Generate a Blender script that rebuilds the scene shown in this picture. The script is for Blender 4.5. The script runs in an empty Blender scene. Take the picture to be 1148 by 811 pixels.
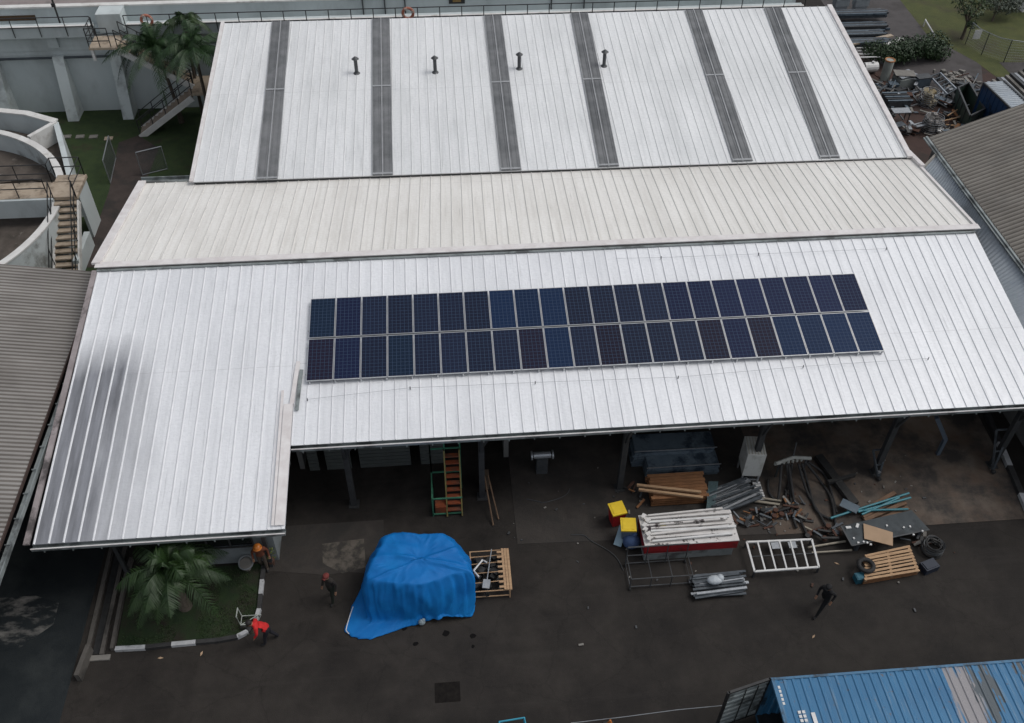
import bpy, bmesh, math, random
from mathutils import Vector, Matrix, noise
random.seed(7)
R = math.radians
sc = bpy.context.scene
col = sc.collection
V3 = Vector

# ------------------------------------------------------------------ camera
CP = V3((5.44938, -25.0204, 30.00399))
CR = V3((0.99657103, -0.08230556, 0.00848412)); CU = V3((0.0517751, 0.70029346, 0.71197501)); CF = V3((0.06454088, 0.7090944, -0.70215355))
FPX = 1051.61
def ray(px, py): return CF + CR*((px-574)/FPX) - CU*((py-405.5)/FPX)
def at(px, py, z=0.0):
    d = ray(px, py); return CP + d*((z-CP.z)/d.z)
def aty(px, py, y):
    d = ray(px, py); return CP + d*((y-CP.y)/d.y)
cam = bpy.data.cameras.new('camera'); co = bpy.data.objects.new('camera', cam); col.objects.link(co)
cam.sensor_width = 36; cam.lens = FPX/1148*36; cam.clip_end = 2000; cam.clip_start = .1
M = Matrix((CR, CU, -CF)).transposed().to_4x4(); M.translation = CP
co.matrix_world = M; sc.camera = co

# ------------------------------------------------------------------ light
w = bpy.data.worlds.new("World"); sc.world = w; w.use_nodes = True
nt = w.node_tree; bg = nt.nodes['Background']
sky = nt.nodes.new('ShaderNodeTexSky'); sky.sky_type = 'NISHITA'; sky.sun_disc = False
SE, SA = R(58), R(88)      # elevation, compass direction from +Y towards +X
sky.sun_elevation = SE; sky.sun_rotation = SA; sky.dust_density = 3
hs = nt.nodes.new('ShaderNodeHueSaturation'); hs.inputs['Saturation'].default_value = .28
nt.links.new(sky.outputs[0], hs.inputs['Color']); nt.links.new(hs.outputs[0], bg.inputs[0]); bg.inputs[1].default_value = .13
sl = bpy.data.lights.new('sun', 'SUN'); sl.energy = .8; sl.angle = R(25); sl.color = (1, .97, .93)
so = bpy.data.objects.new('sun', sl); col.objects.link(so)
sd = V3((math.sin(SA)*math.cos(SE), math.cos(SA)*math.cos(SE), math.sin(SE)))
so.rotation_euler = sd.to_track_quat('Z', 'Y').to_euler()
sc.view_settings.view_transform = 'Standard'; sc.view_settings.look = 'None'; sc.view_settings.gamma = 1
sc.view_settings.exposure = -.03

# ------------------------------------------------------------------ materials
MATS = {}
def mat(name, c1, c2=None, scale=3, rough=.6, metal=0, bump=0, bscale=None, stretch=(1,1,1), detail=6, c3=None, s3=.4, f3=(.5,.62), rough2=None, spec=.5):
    if name in MATS: return MATS[name]
    m = bpy.data.materials.new(name); m.use_nodes = True; n = m.node_tree; b = n.nodes['Principled BSDF']
    b.inputs['Roughness'].default_value = rough; b.inputs['Metallic'].default_value = metal
    b.inputs['Specular IOR Level'].default_value = spec
    c1 = (*c1, 1); c2 = (*(c2 or [v*.7 for v in c1[:3]]), 1)
    tc = n.nodes.new('ShaderNodeTexCoord'); mp = n.nodes.new('ShaderNodeMapping'); mp.inputs['Scale'].default_value = stretch
    n.links.new(tc.outputs['Object'], mp.inputs[0])
    no = n.nodes.new('ShaderNodeTexNoise'); no.inputs['Scale'].default_value = scale; no.inputs['Detail'].default_value = detail; no.inputs['Roughness'].default_value = .62
    n.links.new(mp.outputs[0], no.inputs['Vector'])
    cr = n.nodes.new('ShaderNodeValToRGB'); cr.color_ramp.elements[0].position = .32; cr.color_ramp.elements[1].position = .68
    cr.color_ramp.elements[0].color = c1; cr.color_ramp.elements[1].color = c2
    n.links.new(no.outputs[0], cr.inputs[0]); out = cr.outputs[0]
    if c3:
        n3 = n.nodes.new('ShaderNodeTexNoise'); n3.inputs['Scale'].default_value = s3; n3.inputs['Detail'].default_value = 8; n3.inputs['Roughness'].default_value = .65
        n.links.new(mp.outputs[0], n3.inputs['Vector'])
        r3 = n.nodes.new('ShaderNodeMapRange'); r3.inputs[1].default_value = f3[0]; r3.inputs[2].default_value = f3[1]
        n.links.new(n3.outputs[0], r3.inputs[0])
        mx = n.nodes.new('ShaderNodeMix'); mx.data_type = 'RGBA'
        n.links.new(r3.outputs[0], mx.inputs[0]); n.links.new(out, mx.inputs[6]); mx.inputs[7].default_value = (*c3, 1); out = mx.outputs[2]
        if rough2 is not None:
            rr = n.nodes.new('ShaderNodeMapRange'); rr.inputs[3].default_value = rough; rr.inputs[4].default_value = rough2
            n.links.new(r3.outputs[0], rr.inputs[0]); n.links.new(rr.outputs[0], b.inputs['Roughness'])
    n.links.new(out, b.inputs['Base Color'])
    if bump:
        bn = n.nodes.new('ShaderNodeTexNoise'); bn.inputs['Scale'].default_value = bscale or scale*4; bn.inputs['Detail'].default_value = 5
        n.links.new(mp.outputs[0], bn.inputs['Vector'])
        bu = n.nodes.new('ShaderNodeBump'); bu.inputs['Strength'].default_value = bump; bu.inputs['Distance'].default_value = .03
        n.links.new(bn.outputs[0], bu.inputs['Height']); n.links.new(bu.outputs[0], b.inputs['Normal'])
    MATS[name] = m; return m

def roof_mat(name, base, dirt, streak=.5, metal=.25, rough=.42, dark=None, lap=6.8, patch=.12):
    """sheet metal: UV in metres (u across the ribs, v up the slope)"""
    m = bpy.data.materials.new(name); m.use_nodes = True; n = m.node_tree; L = n.links; b = n.nodes['Principled BSDF']
    b.inputs['Metallic'].default_value = metal
    def N(t, **k):
        x = n.nodes.new(t)
        for a, v in k.items(): setattr(x, a, v)
        return x
    uv = N('ShaderNodeUVMap'); sp = N('ShaderNodeSeparateXYZ'); L.new(uv.outputs[0], sp.inputs[0])
    def math_(op, a, b_=None, c=None):
        x = N('ShaderNodeMath', operation=op)
        for i, v in enumerate((a, b_, c)):
            if v is None: continue
            if isinstance(v, (int, float)): x.inputs[i].default_value = v
            else: L.new(v, x.inputs[i])
        return x.outputs[0]
    def noise_(sx, sy, sc_, det=6, rg=.6):
        mp = N('ShaderNodeMapping'); mp.inputs['Scale'].default_value = (sx, sy, 1); L.new(uv.outputs[0], mp.inputs[0])
        x = N('ShaderNodeTexNoise'); x.inputs['Scale'].default_value = sc_; x.inputs['Detail'].default_value = det; x.inputs['Roughness'].default_value = rg
        L.new(mp.outputs[0], x.inputs['Vector']); return x.outputs[0]
    def mr(v, a, b_, c=0, d=1):
        x = N('ShaderNodeMapRange'); L.new(v, x.inputs[0])
        for i, t in enumerate((a, b_, c, d)): x.inputs[i+1].default_value = t
        return x.outputs[0]
    def mix(f, a, b_, blend='MIX'):
        x = N('ShaderNodeMix', data_type='RGBA', blend_type=blend)
        if isinstance(f, (int, float)): x.inputs[0].default_value = f
        else: L.new(f, x.inputs[0])
        for i, v in ((6, a), (7, b_)):
            if isinstance(v, tuple): x.inputs[i].default_value = (*v, 1)
            else: L.new(v, x.inputs[i])
        return x.outputs[2]
    # every sheet of metal a little different
    sh = math_('FLOOR', math_('DIVIDE', sp.outputs[0], .93)); shv = math_('FLOOR', math_('DIVIDE', sp.outputs[1], lap))
    wn = N('ShaderNodeTexWhiteNoise', noise_dimensions='2D'); cb = N('ShaderNodeCombineXYZ'); L.new(sh, cb.inputs[0]); L.new(shv, cb.inputs[1]); L.new(cb.outputs[0], wn.inputs[0])
    st = mr(noise_(3.0, .12, 1.6), .46, .75); bl = mr(noise_(1, .6, .35, 7), .45, .75)
    sp_ = mr(noise_(1, 1, 7, 3), .66, .74)
    c = mix(math_('MULTIPLY', wn.outputs[0], patch), base, tuple(v*.5 for v in base))
    c = mix(math_('MULTIPLY', st, streak), c, dirt)
    c = mix(math_('MULTIPLY', bl, streak*.8), c, dirt)
    c = mix(math_('MULTIPLY', sp_, .18), c, tuple(v*.5 for v in dirt))
    c = mix(mr(noise_(1, 1.9, 5.5, 3, .7), .42, .72, 0, .34), c, dirt)
    c = mix(mr(noise_(6, .25, 1.3, 3), .60, .72, 0, .35), c, tuple(v*.6 for v in dirt))
    # overlap line of the sheets and screw rows
    fr = math_('FRACT', math_('DIVIDE', sp.outputs[1], lap)); ln = mr(fr, .0, .006, 1, 0)
    c = mix(math_('MULTIPLY', ln, .45), c, tuple(v*.45 for v in base))
    rows = mr(math_('ABSOLUTE', math_('SUBTRACT', math_('FRACT', math_('DIVIDE', sp.outputs[1], 1.13)), .5)), .0, .012, 1, 0)
    dots = mr(math_('ABSOLUTE', math_('SUBTRACT', math_('FRACT', math_('DIVIDE', sp.outputs[0], .155)), .5)), .05, .12, 1, 0)
    c = mix(math_('MULTIPLY', math_('MULTIPLY', rows, dots), .5), c, tuple(v*.4 for v in base))
    if dark:   # darker streaked grey towards low u and low v (u0,u1 fade, v0,v1 fade, colour)
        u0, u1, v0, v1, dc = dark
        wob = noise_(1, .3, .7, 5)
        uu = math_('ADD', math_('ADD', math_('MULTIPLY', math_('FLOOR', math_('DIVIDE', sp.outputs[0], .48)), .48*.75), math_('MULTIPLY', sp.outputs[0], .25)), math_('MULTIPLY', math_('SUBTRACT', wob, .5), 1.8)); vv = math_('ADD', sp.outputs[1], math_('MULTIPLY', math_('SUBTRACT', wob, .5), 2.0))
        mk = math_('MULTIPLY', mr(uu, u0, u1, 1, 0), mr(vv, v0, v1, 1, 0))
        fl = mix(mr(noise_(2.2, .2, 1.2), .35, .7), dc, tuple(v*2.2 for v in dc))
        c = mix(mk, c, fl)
    L.new(c, b.inputs['Base Color'])
    L.new(mr(noise_(1.5, .8, 3, 8), .3, .7, rough-.2, rough+.15), b.inputs['Roughness'])
    bu = N('ShaderNodeBump'); bu.inputs['Strength'].default_value = .35; bu.inputs['Distance'].default_value = .05
    L.new(math_('ADD', noise_(2.2, .9, 1.0, 3), math_('MULTIPLY', noise_(1, 1.6, 7, 4), .40)), bu.inputs['Height']); L.new(bu.outputs[0], b.inputs['Normal'])
    MATS[name] = m; return m

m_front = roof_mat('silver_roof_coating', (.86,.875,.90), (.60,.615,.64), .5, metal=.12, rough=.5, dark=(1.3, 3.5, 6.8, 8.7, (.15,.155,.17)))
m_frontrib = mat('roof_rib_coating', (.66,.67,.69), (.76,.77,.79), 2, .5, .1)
m_mid = roof_mat('cream_white_roof_sheet', (.87,.855,.82), (.60,.575,.53), .55, metal=.05, rough=.55)
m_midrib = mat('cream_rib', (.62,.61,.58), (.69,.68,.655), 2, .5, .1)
m_rear = roof_mat('white_roof_sheet', (.86,.87,.875), (.52,.54,.54), .5, metal=.15, rough=.5, lap=6.9)
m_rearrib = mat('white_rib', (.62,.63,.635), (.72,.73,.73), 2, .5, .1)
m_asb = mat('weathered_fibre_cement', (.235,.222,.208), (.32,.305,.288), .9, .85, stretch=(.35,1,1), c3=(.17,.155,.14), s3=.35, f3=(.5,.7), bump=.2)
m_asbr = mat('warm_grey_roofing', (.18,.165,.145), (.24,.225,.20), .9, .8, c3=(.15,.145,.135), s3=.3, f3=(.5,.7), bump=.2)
m_asbd = mat('dark_corrugation_valley', (.115,.105,.095), (.17,.155,.14), .9, .9, stretch=(.35,1,1))  # darker tone set on the valley faces of the left shed roof
m_asbrd = mat('dark_rib_channel', (.075,.068,.06), (.11,.10,.09), .9, .9)  # darker tone set on the flat pans between the right shed's ribs
m_lean = mat('blue_grey_sheet', (.33,.375,.42), (.43,.47,.50), 1.2, .5, .2, c3=(.20,.22,.24), s3=.6, f3=(.5,.75))
m_trim = mat('white_trim', (.78,.76,.75), (.62,.58,.57), 2, .5)
m_gut = mat('grey_green_gutter', (.22,.25,.25), (.30,.33,.33), 3, .5, .2, c3=(.10,.11,.11), s3=1)
m_dark = mat('dark_closure', (.03,.032,.034), (.05,.05,.05), 3, .7)
m_steel = mat('painted_grey_steel', (.05,.054,.058), (.085,.09,.095), 3, .5, .3)
m_galv = mat('galvanised_steel', (.42,.44,.46), (.30,.32,.34), 6, .4, .6)
m_darksteel = mat('dark_blue_grey_steel', (.05,.06,.07), (.11,.125,.14), 4, .45, .4)
m_black = mat('black_paint', (.012,.013,.014), (.03,.03,.03), 5, .5)
m_rubber = mat('black_rubber', (.014,.014,.015), (.03,.03,.03), 5, .8)
m_sky = mat('dull_skylight_sheet', (.15,.155,.16), (.21,.215,.22), 1.2, .35, 0, c3=(.11,.115,.12), s3=.7, f3=(.45,.65))
m_skyline = mat('skylight_batten', (.42,.43,.44), (.32,.33,.34), 3, .5, .3)
m_alu = mat('anodised_aluminium', (.66,.67,.68), (.5,.51,.52), 3, .35, .7)
m_wallw = mat('off_white_render', (.47,.52,.525), (.55,.60,.605), .5, .85, c3=(.33,.36,.36), s3=.35, f3=(.5,.75), stretch=(1,1,.5), bump=.15)
m_wallw2 = mat('white_coping', (.72,.72,.70), (.58,.57,.55), 1.5, .8, c3=(.40,.38,.35), s3=1.2, f3=(.56,.72))
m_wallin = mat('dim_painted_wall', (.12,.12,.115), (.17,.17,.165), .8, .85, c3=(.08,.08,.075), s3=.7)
m_conc = mat('weathered_concrete', (.17,.16,.145), (.25,.24,.22), 1.5, .85, c3=(.10,.095,.085), s3=.8, bump=.2)
m_tan = mat('tan_concrete', (.34,.27,.20), (.44,.37,.29), 2.0, .85, c3=(.20,.16,.12), s3=1.5, f3=(.5,.65))
m_sludge = mat('dry_brown_sediment', (.055,.046,.038), (.12,.10,.085), 1.2, .95, c3=(.24,.22,.20), s3=1.4, f3=(.6,.72), bump=.5, bscale=5)
m_pink = mat('pinkish_dry_bed', (.22,.185,.18), (.30,.255,.25), 1.0, .9, c3=(.17,.15,.145), s3=.5)
m_blue = mat('blue_tarp', (.001,.155,.47), (.001,.12,.39), 1.2, .62, 0, spec=.3, bump=.25, bscale=3, c3=(.004,.18,.50), s3=.8, f3=(.5,.7))
m_wood = mat('pallet_wood', (.50,.33,.19), (.34,.21,.12), 3, .8, stretch=(1,5,1))
m_wood2 = mat('orange_brown_wood', (.28,.13,.055), (.17,.08,.035), 3, .8, stretch=(1,4,1))
m_card = mat('cardboard', (.42,.29,.19), (.36,.25,.16), 2, .85)
m_orange = mat('orange_paint', (.26,.06,.02), (.17,.04,.015), 3, .6, c3=(.12,.05,.03), s3=2)
m_yellow = mat('yellow_plastic', (.78,.56,.03), (.66,.45,.02), 3, .5)
m_red = mat('red_plastic', (.42,.012,.015), (.28,.01,.012), 3, .5)
m_redp = mat('red_side_paint', (.30,.015,.02), (.20,.012,.016), 2, .5, c3=(.08,.02,.02), s3=2.5, f3=(.55,.7))
m_whitep = mat('chipped_white_paint', (.66,.64,.62), (.54,.52,.50), 3, .55, c3=(.06,.05,.05), s3=2.6, f3=(.57,.62))
m_white = mat('white_paint', (.70,.70,.69), (.58,.58,.57), 3, .5)
m_kerbw = mat('white_kerb_paint', (.50,.51,.52), (.36,.37,.38), 4, .7, c3=(.15,.15,.15), s3=5, f3=(.6,.7))
m_kerbb = mat('black_kerb_paint', (.02,.02,.021), (.04,.04,.04), 4, .7)
m_teal = mat('teal_pipe_paint', (.02,.20,.25), (.015,.14,.18), 3, .45)
m_green = mat('green_paint', (.05,.20,.12), (.035,.13,.08), 3, .55)
m_rust = mat('rust', (.09,.04,.025), (.05,.025,.018), 5, .85)
m_bark = mat('bark', (.07,.055,.04), (.12,.10,.08), 8, .9, bump=.5)
m_cont = None
m_bluegrey = mat('blue_grey_panel', (.10,.135,.17), (.15,.19,.22), 2, .45, .3, c3=(.035,.05,.07), s3=1.5)
m_cloth = {}

def leafmat(name, a, b):
    m = mat(name, a, b, .9, .55); return m
m_palm = leafmat('palm_leaf', (.010,.028,.007), (.024,.055,.010))
m_palmd = leafmat('dark_palm_leaf', (.012,.036,.011), (.028,.068,.018))
m_leaf = leafmat('tree_leaf', (.03,.055,.02), (.055,.085,.035))
m_hedge = leafmat('hedge_leaf', (.014,.036,.012), (.03,.06,.018))
m_grassb = leafmat('grass_blade', (.02,.045,.012), (.04,.065,.02))

# ------------------------------------------------------------------ mesh helpers
def thing(name, label, cat, loc=(0,0,0), rz=0, group=None):
    o = bpy.data.objects.new(name, None); col.objects.link(o); o.location = loc; o.rotation_euler = (0,0,rz)
    o.empty_display_size = .3
    o['label'] = label; o['category'] = cat
    if group: o['group'] = group
    return o
def rootloc(p):
    while p.parent: p = p.parent
    return V3(p.location)
class MB:
    def __init__(s): s.v = []; s.f = []; s.mi = []; s.uv = {}; s.cur = 0
    def add(s, vs, fs):
        k = len(s.v); s.v += [V3(v) for v in vs]
        for f in fs: s.f.append([k+i for i in f]); s.mi.append(s.cur)
        return s
    def box(s, c, d, rz=0, rot=None):
        c = V3(c); hx, hy, hz = d[0]/2, d[1]/2, d[2]/2
        m = rot or Matrix.Rotation(rz, 3, 'Z')
        vs = [c + m @ V3((x*hx, y*hy, z*hz)) for z in (-1,1) for x, y in ((-1,-1),(1,-1),(1,1),(-1,1))]
        return s.add(vs, [(3,2,1,0),(4,5,6,7),(0,1,5,4),(1,2,6,5),(2,3,7,6),(3,0,4,7)])
    def bb(s, a, b): a = V3(a); b = V3(b); return s.box((a+b)/2, [abs(b[i]-a[i]) for i in range(3)])
    def frame(s, p0, p1, up=V3((0,0,1))):
        d = (V3(p1)-V3(p0)).normalized()
        if abs(d.dot(up)) > .98: up = V3((0,1,0))
        r = d.cross(up).normalized(); u = r.cross(d); return d, r, u
    def bar(s, p0, p1, w_, h, up=V3((0,0,1))):
        p0 = V3(p0); p1 = V3(p1); d, r, u = s.frame(p0, p1, up)
        vs = [p + r*(a*w_/2) + u*(b*h/2) for p in (p0, p1) for a, b in ((-1,-1),(1,-1),(1,1),(-1,1))]
        return s.add(vs, [(0,1,2,3),(7,6,5,4),(0,4,5,1),(1,5,6,2),(2,6,7,3),(3,7,4,0)])
    def tube(s, pts, r, n=8, r2=None, caps=True):
        pts = [V3(p) for p in pts]; k = len(s.v); N = len(pts)
        for i, p in enumerate(pts):
            a = pts[max(0, i-1)]; b = pts[min(N-1, i+1)]
            d, rr, u = s.frame(a, b)
            q = r if r2 is None else r + (r2-r)*i/(N-1)
            if isinstance(r, (list, tuple)): q = r[i]
            for j in range(n):
                t = 2*math.pi*j/n; s.v.append(p + rr*(math.cos(t)*q) + u*(math.sin(t)*q))
        for i in range(N-1):
            for j in range(n):
                a = k+i*n+j; b = k+i*n+(j+1) % n; s.f.append([a, b, b+n, a+n]); s.mi.append(s.cur)
        if caps:
            s.f.append([k+j for j in range(n)][::-1]); s.f.append([k+(N-1)*n+j for j in range(n)]); s.mi += [s.cur]*2
        return s
    def cyl(s, c, r, h, n=16, r2=None):
        c = V3(c); return s.tube([c, c+V3((0,0,h))], r, n, r2)
    def prism(s, poly, z0, z1):
        n = len(poly); vs = [V3((p[0], p[1], z0)) for p in poly] + [V3((p[0], p[1], z1)) for p in poly]
        return s.add(vs, [list(range(n))[::-1], list(range(n, 2*n))] + [(i, (i+1) % n, n+(i+1) % n, n+i) for i in range(n)])
    def wall(s, pts, t, z0, z1, closed=False):      # a wall of thickness t along a polyline (pts = centre line)
        P = [V3((p[0], p[1], 0)) for p in pts]; N = len(P); L = []; Rr = []
        for i in range(N):
            a = P[(i-1) % N] if closed or i > 0 else P[i]; b = P[(i+1) % N] if closed or i < N-1 else P[i]
            d = (b-a).normalized(); nn = V3((-d.y, d.x, 0)); L.append(P[i]+nn*t/2); Rr.append(P[i]-nn*t/2)
        k = len(s.v)
        for i in range(N): s.v += [L[i]+V3((0,0,z0)), L[i]+V3((0,0,z1)), Rr[i]+V3((0,0,z1)), Rr[i]+V3((0,0,z0))]
        for i in range(N if closed else N-1):
            a = k+4*i; b = k+4*((i+1) % N)
            for j in range(4): s.f.append([a+j, b+j, b+(j+1) % 4, a+(j+1) % 4]); s.mi.append(s.cur)
        if not closed: s.f += [[k, k+1, k+2, k+3], [k+4*(N-1)+j for j in (3,2,1,0)]]; s.mi += [s.cur]*2
        return s
    def torus(s, c, R_, r, axis=V3((0,0,1)), n=20, m=8):
        c = V3(c); q = V3((0,0,1)).rotation_difference(axis).to_matrix(); k = len(s.v)
        for i in range(n):
            a = 2*math.pi*i/n
            for j in range(m):
                b = 2*math.pi*j/m; s.v.append(c + q @ V3(((R_+r*math.cos(b))*math.cos(a), (R_+r*math.cos(b))*math.sin(a), r*math.sin(b))))
        for i in range(n):
            for j in range(m): s.f.append([k+i*m+j, k+((i+1) % n)*m+j, k+((i+1) % n)*m+(j+1) % m, k+i*m+(j+1) % m]); s.mi.append(s.cur)
        return s
    def ball(s, c, r, n=10, m=7, sq=(1,1,1)):
        c = V3(c); k = len(s.v)
        for i in range(1, m):
            t = math.pi*i/m
            for j in range(n):
                a = 2*math.pi*j/n; s.v.append(c + V3((math.sin(t)*math.cos(a)*r*sq[0], math.sin(t)*math.sin(a)*r*sq[1], math.cos(t)*r*sq[2])))
        s.v += [c+V3((0,0,r*sq[2])), c-V3((0,0,r*sq[2]))]
        for i in range(m-2):
            for j in range(n): s.f.append([k+i*n+j, k+(i+1)*n+j, k+(i+1)*n+(j+1) % n, k+i*n+(j+1) % n]); s.mi.append(s.cur)
        T = k+(m-1)*n
        for j in range(n): s.f += [[T, k+j, k+(j+1) % n], [T+1, k+(m-2)*n+(j+1) % n, k+(m-2)*n+j]]; s.mi += [s.cur]*2
        return s
    def mesh(s, name, mats, off):
        me = bpy.data.meshes.new(name); me.from_pydata([tuple(v-off) for v in s.v], [], s.f)
        if not isinstance(mats, (list, tuple)): mats = [mats]
        for m in mats: me.materials.append(m)
        for p, i in zip(me.polygons, s.mi): p.material_index = i
        if s.uv:
            ul = me.uv_layers.new(name='UVMap')
            for l in me.loops: ul.data[l.index].uv = s.uv.get(l.vertex_index, (0,0))
        return me
    def build(s, name, mats, parent, smooth=False):
        me = s.mesh(name, mats, rootloc(parent))
        o = bpy.data.objects.new(name, me); col.objects.link(o); o.parent = parent
        if smooth: me.shade_smooth()
        return o
    def solo(s, name, mats, loc, label=None, cat=None, group=None, kind=None, smooth=False):
        loc = V3(loc); me = s.mesh(name, mats, loc); o = bpy.data.objects.new(name, me); col.objects.link(o); o.location = loc
        if label: o['label'] = label
        if cat: o['category'] = cat
        if group: o['group'] = group
        if kind: o['kind'] = kind
        if smooth: me.shade_smooth()
        return o
def copy_tree(o, parent=None):
    c = o.copy(); col.objects.link(c); c.parent = parent
    for ch in list(o.children): copy_tree(ch, c)
    return c
def struct(name, poly, z, m, label=None):
    b = MB(); b.prism(poly, z-.3 if name == 'ground' else z-.004, z)
    return b.solo(name, m, (poly[0][0], poly[0][1], 0), kind='structure')

def ribbed(a, b, c, d, pitch, h, parent, name, mats, wtop=.02, wbase=.05, nv=10, wob=.006, th=.04, sine=False, u0=0, v0=0):
    """ribbed sheet between corners a(u0v0) b(u1v0) c(u1v1) d(u0v1)"""
    a, b, c, d = map(V3, (a, b, c, d)); W = ((b-a).length + (c-d).length)/2; Lv = ((d-a).length + (c-b).length)/2
    n = (b-a).cross(d-a).normalized()
    if n.z < 0: n = -n
    us = []
    k = 0; cnt = max(1, int(W/pitch))
    if sine:
        for i in range(cnt*4+1): us.append((i*pitch/4, h*(.5-.5*math.cos(i*math.pi/2)), 1 if i % 4 in (0, 3) else 0))
    else:
        x = 0
        for i in range(cnt+1):
            x = i*pitch
            for dx, hh, r in ((0,0,1), ((wbase-wtop)/2, h, 1), ((wbase+wtop)/2, h, 1), (wbase, 0, 0)):
                if x+dx <= W: us.append((x+dx, hh, r))
    if us[-1][0] < W-1e-4: us.append((W, 0, 0))
    m = MB(); nu = len(us)
    for j in range(nv+1):
        t = j/nv
        for (u, hh, r) in us:
            s_ = min(1, u/W); p = a.lerp(b, s_).lerp(d.lerp(c, s_), t)
            wz = 0 if j in (0, nv) else wob*noise.noise(V3((u*.55, t*Lv*.5, 3.1)))*2
            m.uv[len(m.v)] = (u0+u, v0+t*Lv); m.v.append(p + n*(hh+wz))
    for j in range(nv):
        for i in range(nu-1):
            k0 = j*nu+i; m.f.append([k0, k0+1, k0+1+nu, k0+nu]); m.mi.append(1 if (us[i][2] and len(mats) > 1) else 0)
    # underside and edges
    k = len(m.v)
    for q in (a, b, c, d): m.uv[len(m.v)] = (0, 0); m.v.append(q - n*th)
    m.f.append([k+3, k+2, k+1, k]); m.mi.append(0)
    m.f.append([k, k+1] + [i for i in range(nu-1, -1, -1)]); m.mi.append(0)
    m.f.append([k+2, k+3] + [nv*nu+i for i in range(nu)]); m.mi.append(0)
    m.f.append([k+3, k] + [j*nu for j in range(nv+1)]); m.mi.append(0)
    m.f.append([k+1, k+2] + [j*nu+nu-1 for j in range(nv, -1, -1)]); m.mi.append(0)
    return m.build(name, mats, parent)

# ------------------------------------------------------------------ the ground
def P2(*pp, z=0.0): return [(at(x, y, z).x, at(x, y, z).y) for x, y in pp]
m_asph = mat('damp_asphalt', (.0270,.0240,.0215), (.038,.0335,.0300), 1.6, .75, bump=.25, bscale=30, c3=(.016,.0142,.0132), s3=.22, f3=(.46,.66), rough2=.62, spec=.15, detail=12)
m_asph2 = mat('blue_grey_wet_asphalt', (.014,.018,.0205), (.022,.026,.028), 1.1, .45, bump=.2, bscale=25, c3=(.032,.037,.038), s3=.5, f3=(.5,.68), spec=.3)
m_splash = mat('pale_residue', (.014,.018,.0205), (.022,.026,.028), 1.1, .45, bump=.2, bscale=25, c3=(.17,.165,.155), s3=1.1, f3=(.50,.68), spec=.3, stretch=(.7,1.6,1), detail=12)
m_slab = mat('brown_stained_concrete', (.080,.053,.037), (.13,.108,.088), .8, .8, bump=.2, bscale=18, c3=(.036,.031,.028), s3=.5, f3=(.44,.58), detail=12)
m_yardc = mat('dark_yard_concrete', (.022,.018,.0155), (.042,.035,.030), 1.3, .75, bump=.25, bscale=18, c3=(.020,.018,.016), s3=.7, f3=(.45,.62))
m_rough = mat('rough_grey_slab', (.075,.064,.052), (.11,.095,.078), 2.5, .8, c3=(.03,.027,.023), s3=2.0, f3=(.45,.6), bump=.3)
m_lawn = mat('damp_lawn', (.015,.032,.008), (.030,.052,.012), 1.8, .9, bump=.6, bscale=30, c3=(.030,.024,.013), s3=.6, f3=(.55,.72))
m_lawn2 = mat('olive_grass', (.050,.062,.016), (.080,.088,.024), 1.0, .9, bump=.6, bscale=25, c3=(.05,.045,.022), s3=.3, f3=(.5,.65))  # field grass, a lighter yellow-green base colour than the lawn
m_path = mat('red_brown_path', (.040,.030,.026), (.058,.043,.038), 1.5, .85, c3=(.028,.024,.022), s3=.6, bump=.2)
m_road = mat('grey_back_road', (.058,.052,.052), (.078,.070,.070), 1.2, .8, c3=(.045,.04,.038), s3=.4, bump=.15)
m_dirt = mat('red_brown_dirt', (.045,.025,.021), (.065,.038,.031), 1.5, .9, c3=(.035,.026,.022), s3=.6, bump=.4, bscale=12)

def worn_asphalt(m):
    n = m.node_tree; L = n.links; b = n.nodes['Principled BSDF']; src = b.inputs['Base Color'].links[0].from_socket
    tc = n.nodes.new('ShaderNodeTexCoord')
    def nz(sx, sy, sc_, d=8):
        mp = n.nodes.new('ShaderNodeMapping'); mp.inputs['Scale'].default_value = (sx, sy, 1); L.new(tc.outputs['Object'], mp.inputs[0]); x = n.nodes.new('ShaderNodeTexNoise'); x.inputs['Scale'].default_value = sc_; x.inputs['Detail'].default_value = d; x.inputs['Roughness'].default_value = .7; L.new(mp.outputs[0], x.inputs[0]); return x
    def mr(v, a, c, lo=0, hi=1): x = n.nodes.new('ShaderNodeMapRange'); L.new(v, x.inputs[0]); x.inputs[1].default_value = a; x.inputs[2].default_value = c; x.inputs[3].default_value = lo; x.inputs[4].default_value = hi; return x.outputs[0]
    def mx(f, a, c, bt='MIX'):
        x = n.nodes.new('ShaderNodeMix'); x.data_type = 'RGBA'; x.blend_type = bt; L.new(f, x.inputs[0]); L.new(a, x.inputs[6]); x.inputs[7].default_value = (*c, 1); return x.outputs[2]
    wv = nz(1, 1, .8); ad = n.nodes.new('ShaderNodeMixRGB'); ad.blend_type = 'ADD'; ad.inputs[0].default_value = .9; L.new(tc.outputs['Object'], ad.inputs[1]); L.new(wv.outputs[1], ad.inputs[2])
    vo = n.nodes.new('ShaderNodeTexVoronoi'); vo.feature = 'DISTANCE_TO_EDGE'; vo.inputs['Scale'].default_value = .32; L.new(ad.outputs[0], vo.inputs[0])
    c = mx(mr(nz(.10, 1.6, 1.0).outputs[0], .55, .75, 0, .55), src, (.040,.036,.033))
    c = mx(mr(nz(1, 1, 14, 4).outputs[0], .62, .72, 0, .5), c, (.055,.05,.045))
    c = mx(mr(nz(1, 1, .9).outputs[0], .58, .70, 0, .55), c, (.012,.011,.010))
    c = mx(mr(vo.outputs[0], .003, .009, .22, 0), c, (.008,.0075,.007))
    c = mx(mr(nz(1, 1, 2.4, 10).outputs[0], .66, .74, 0, .5), c, (.065,.056,.048))
    L.new(c, b.inputs['Base Color'])
worn_asphalt(m_asph)
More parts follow.
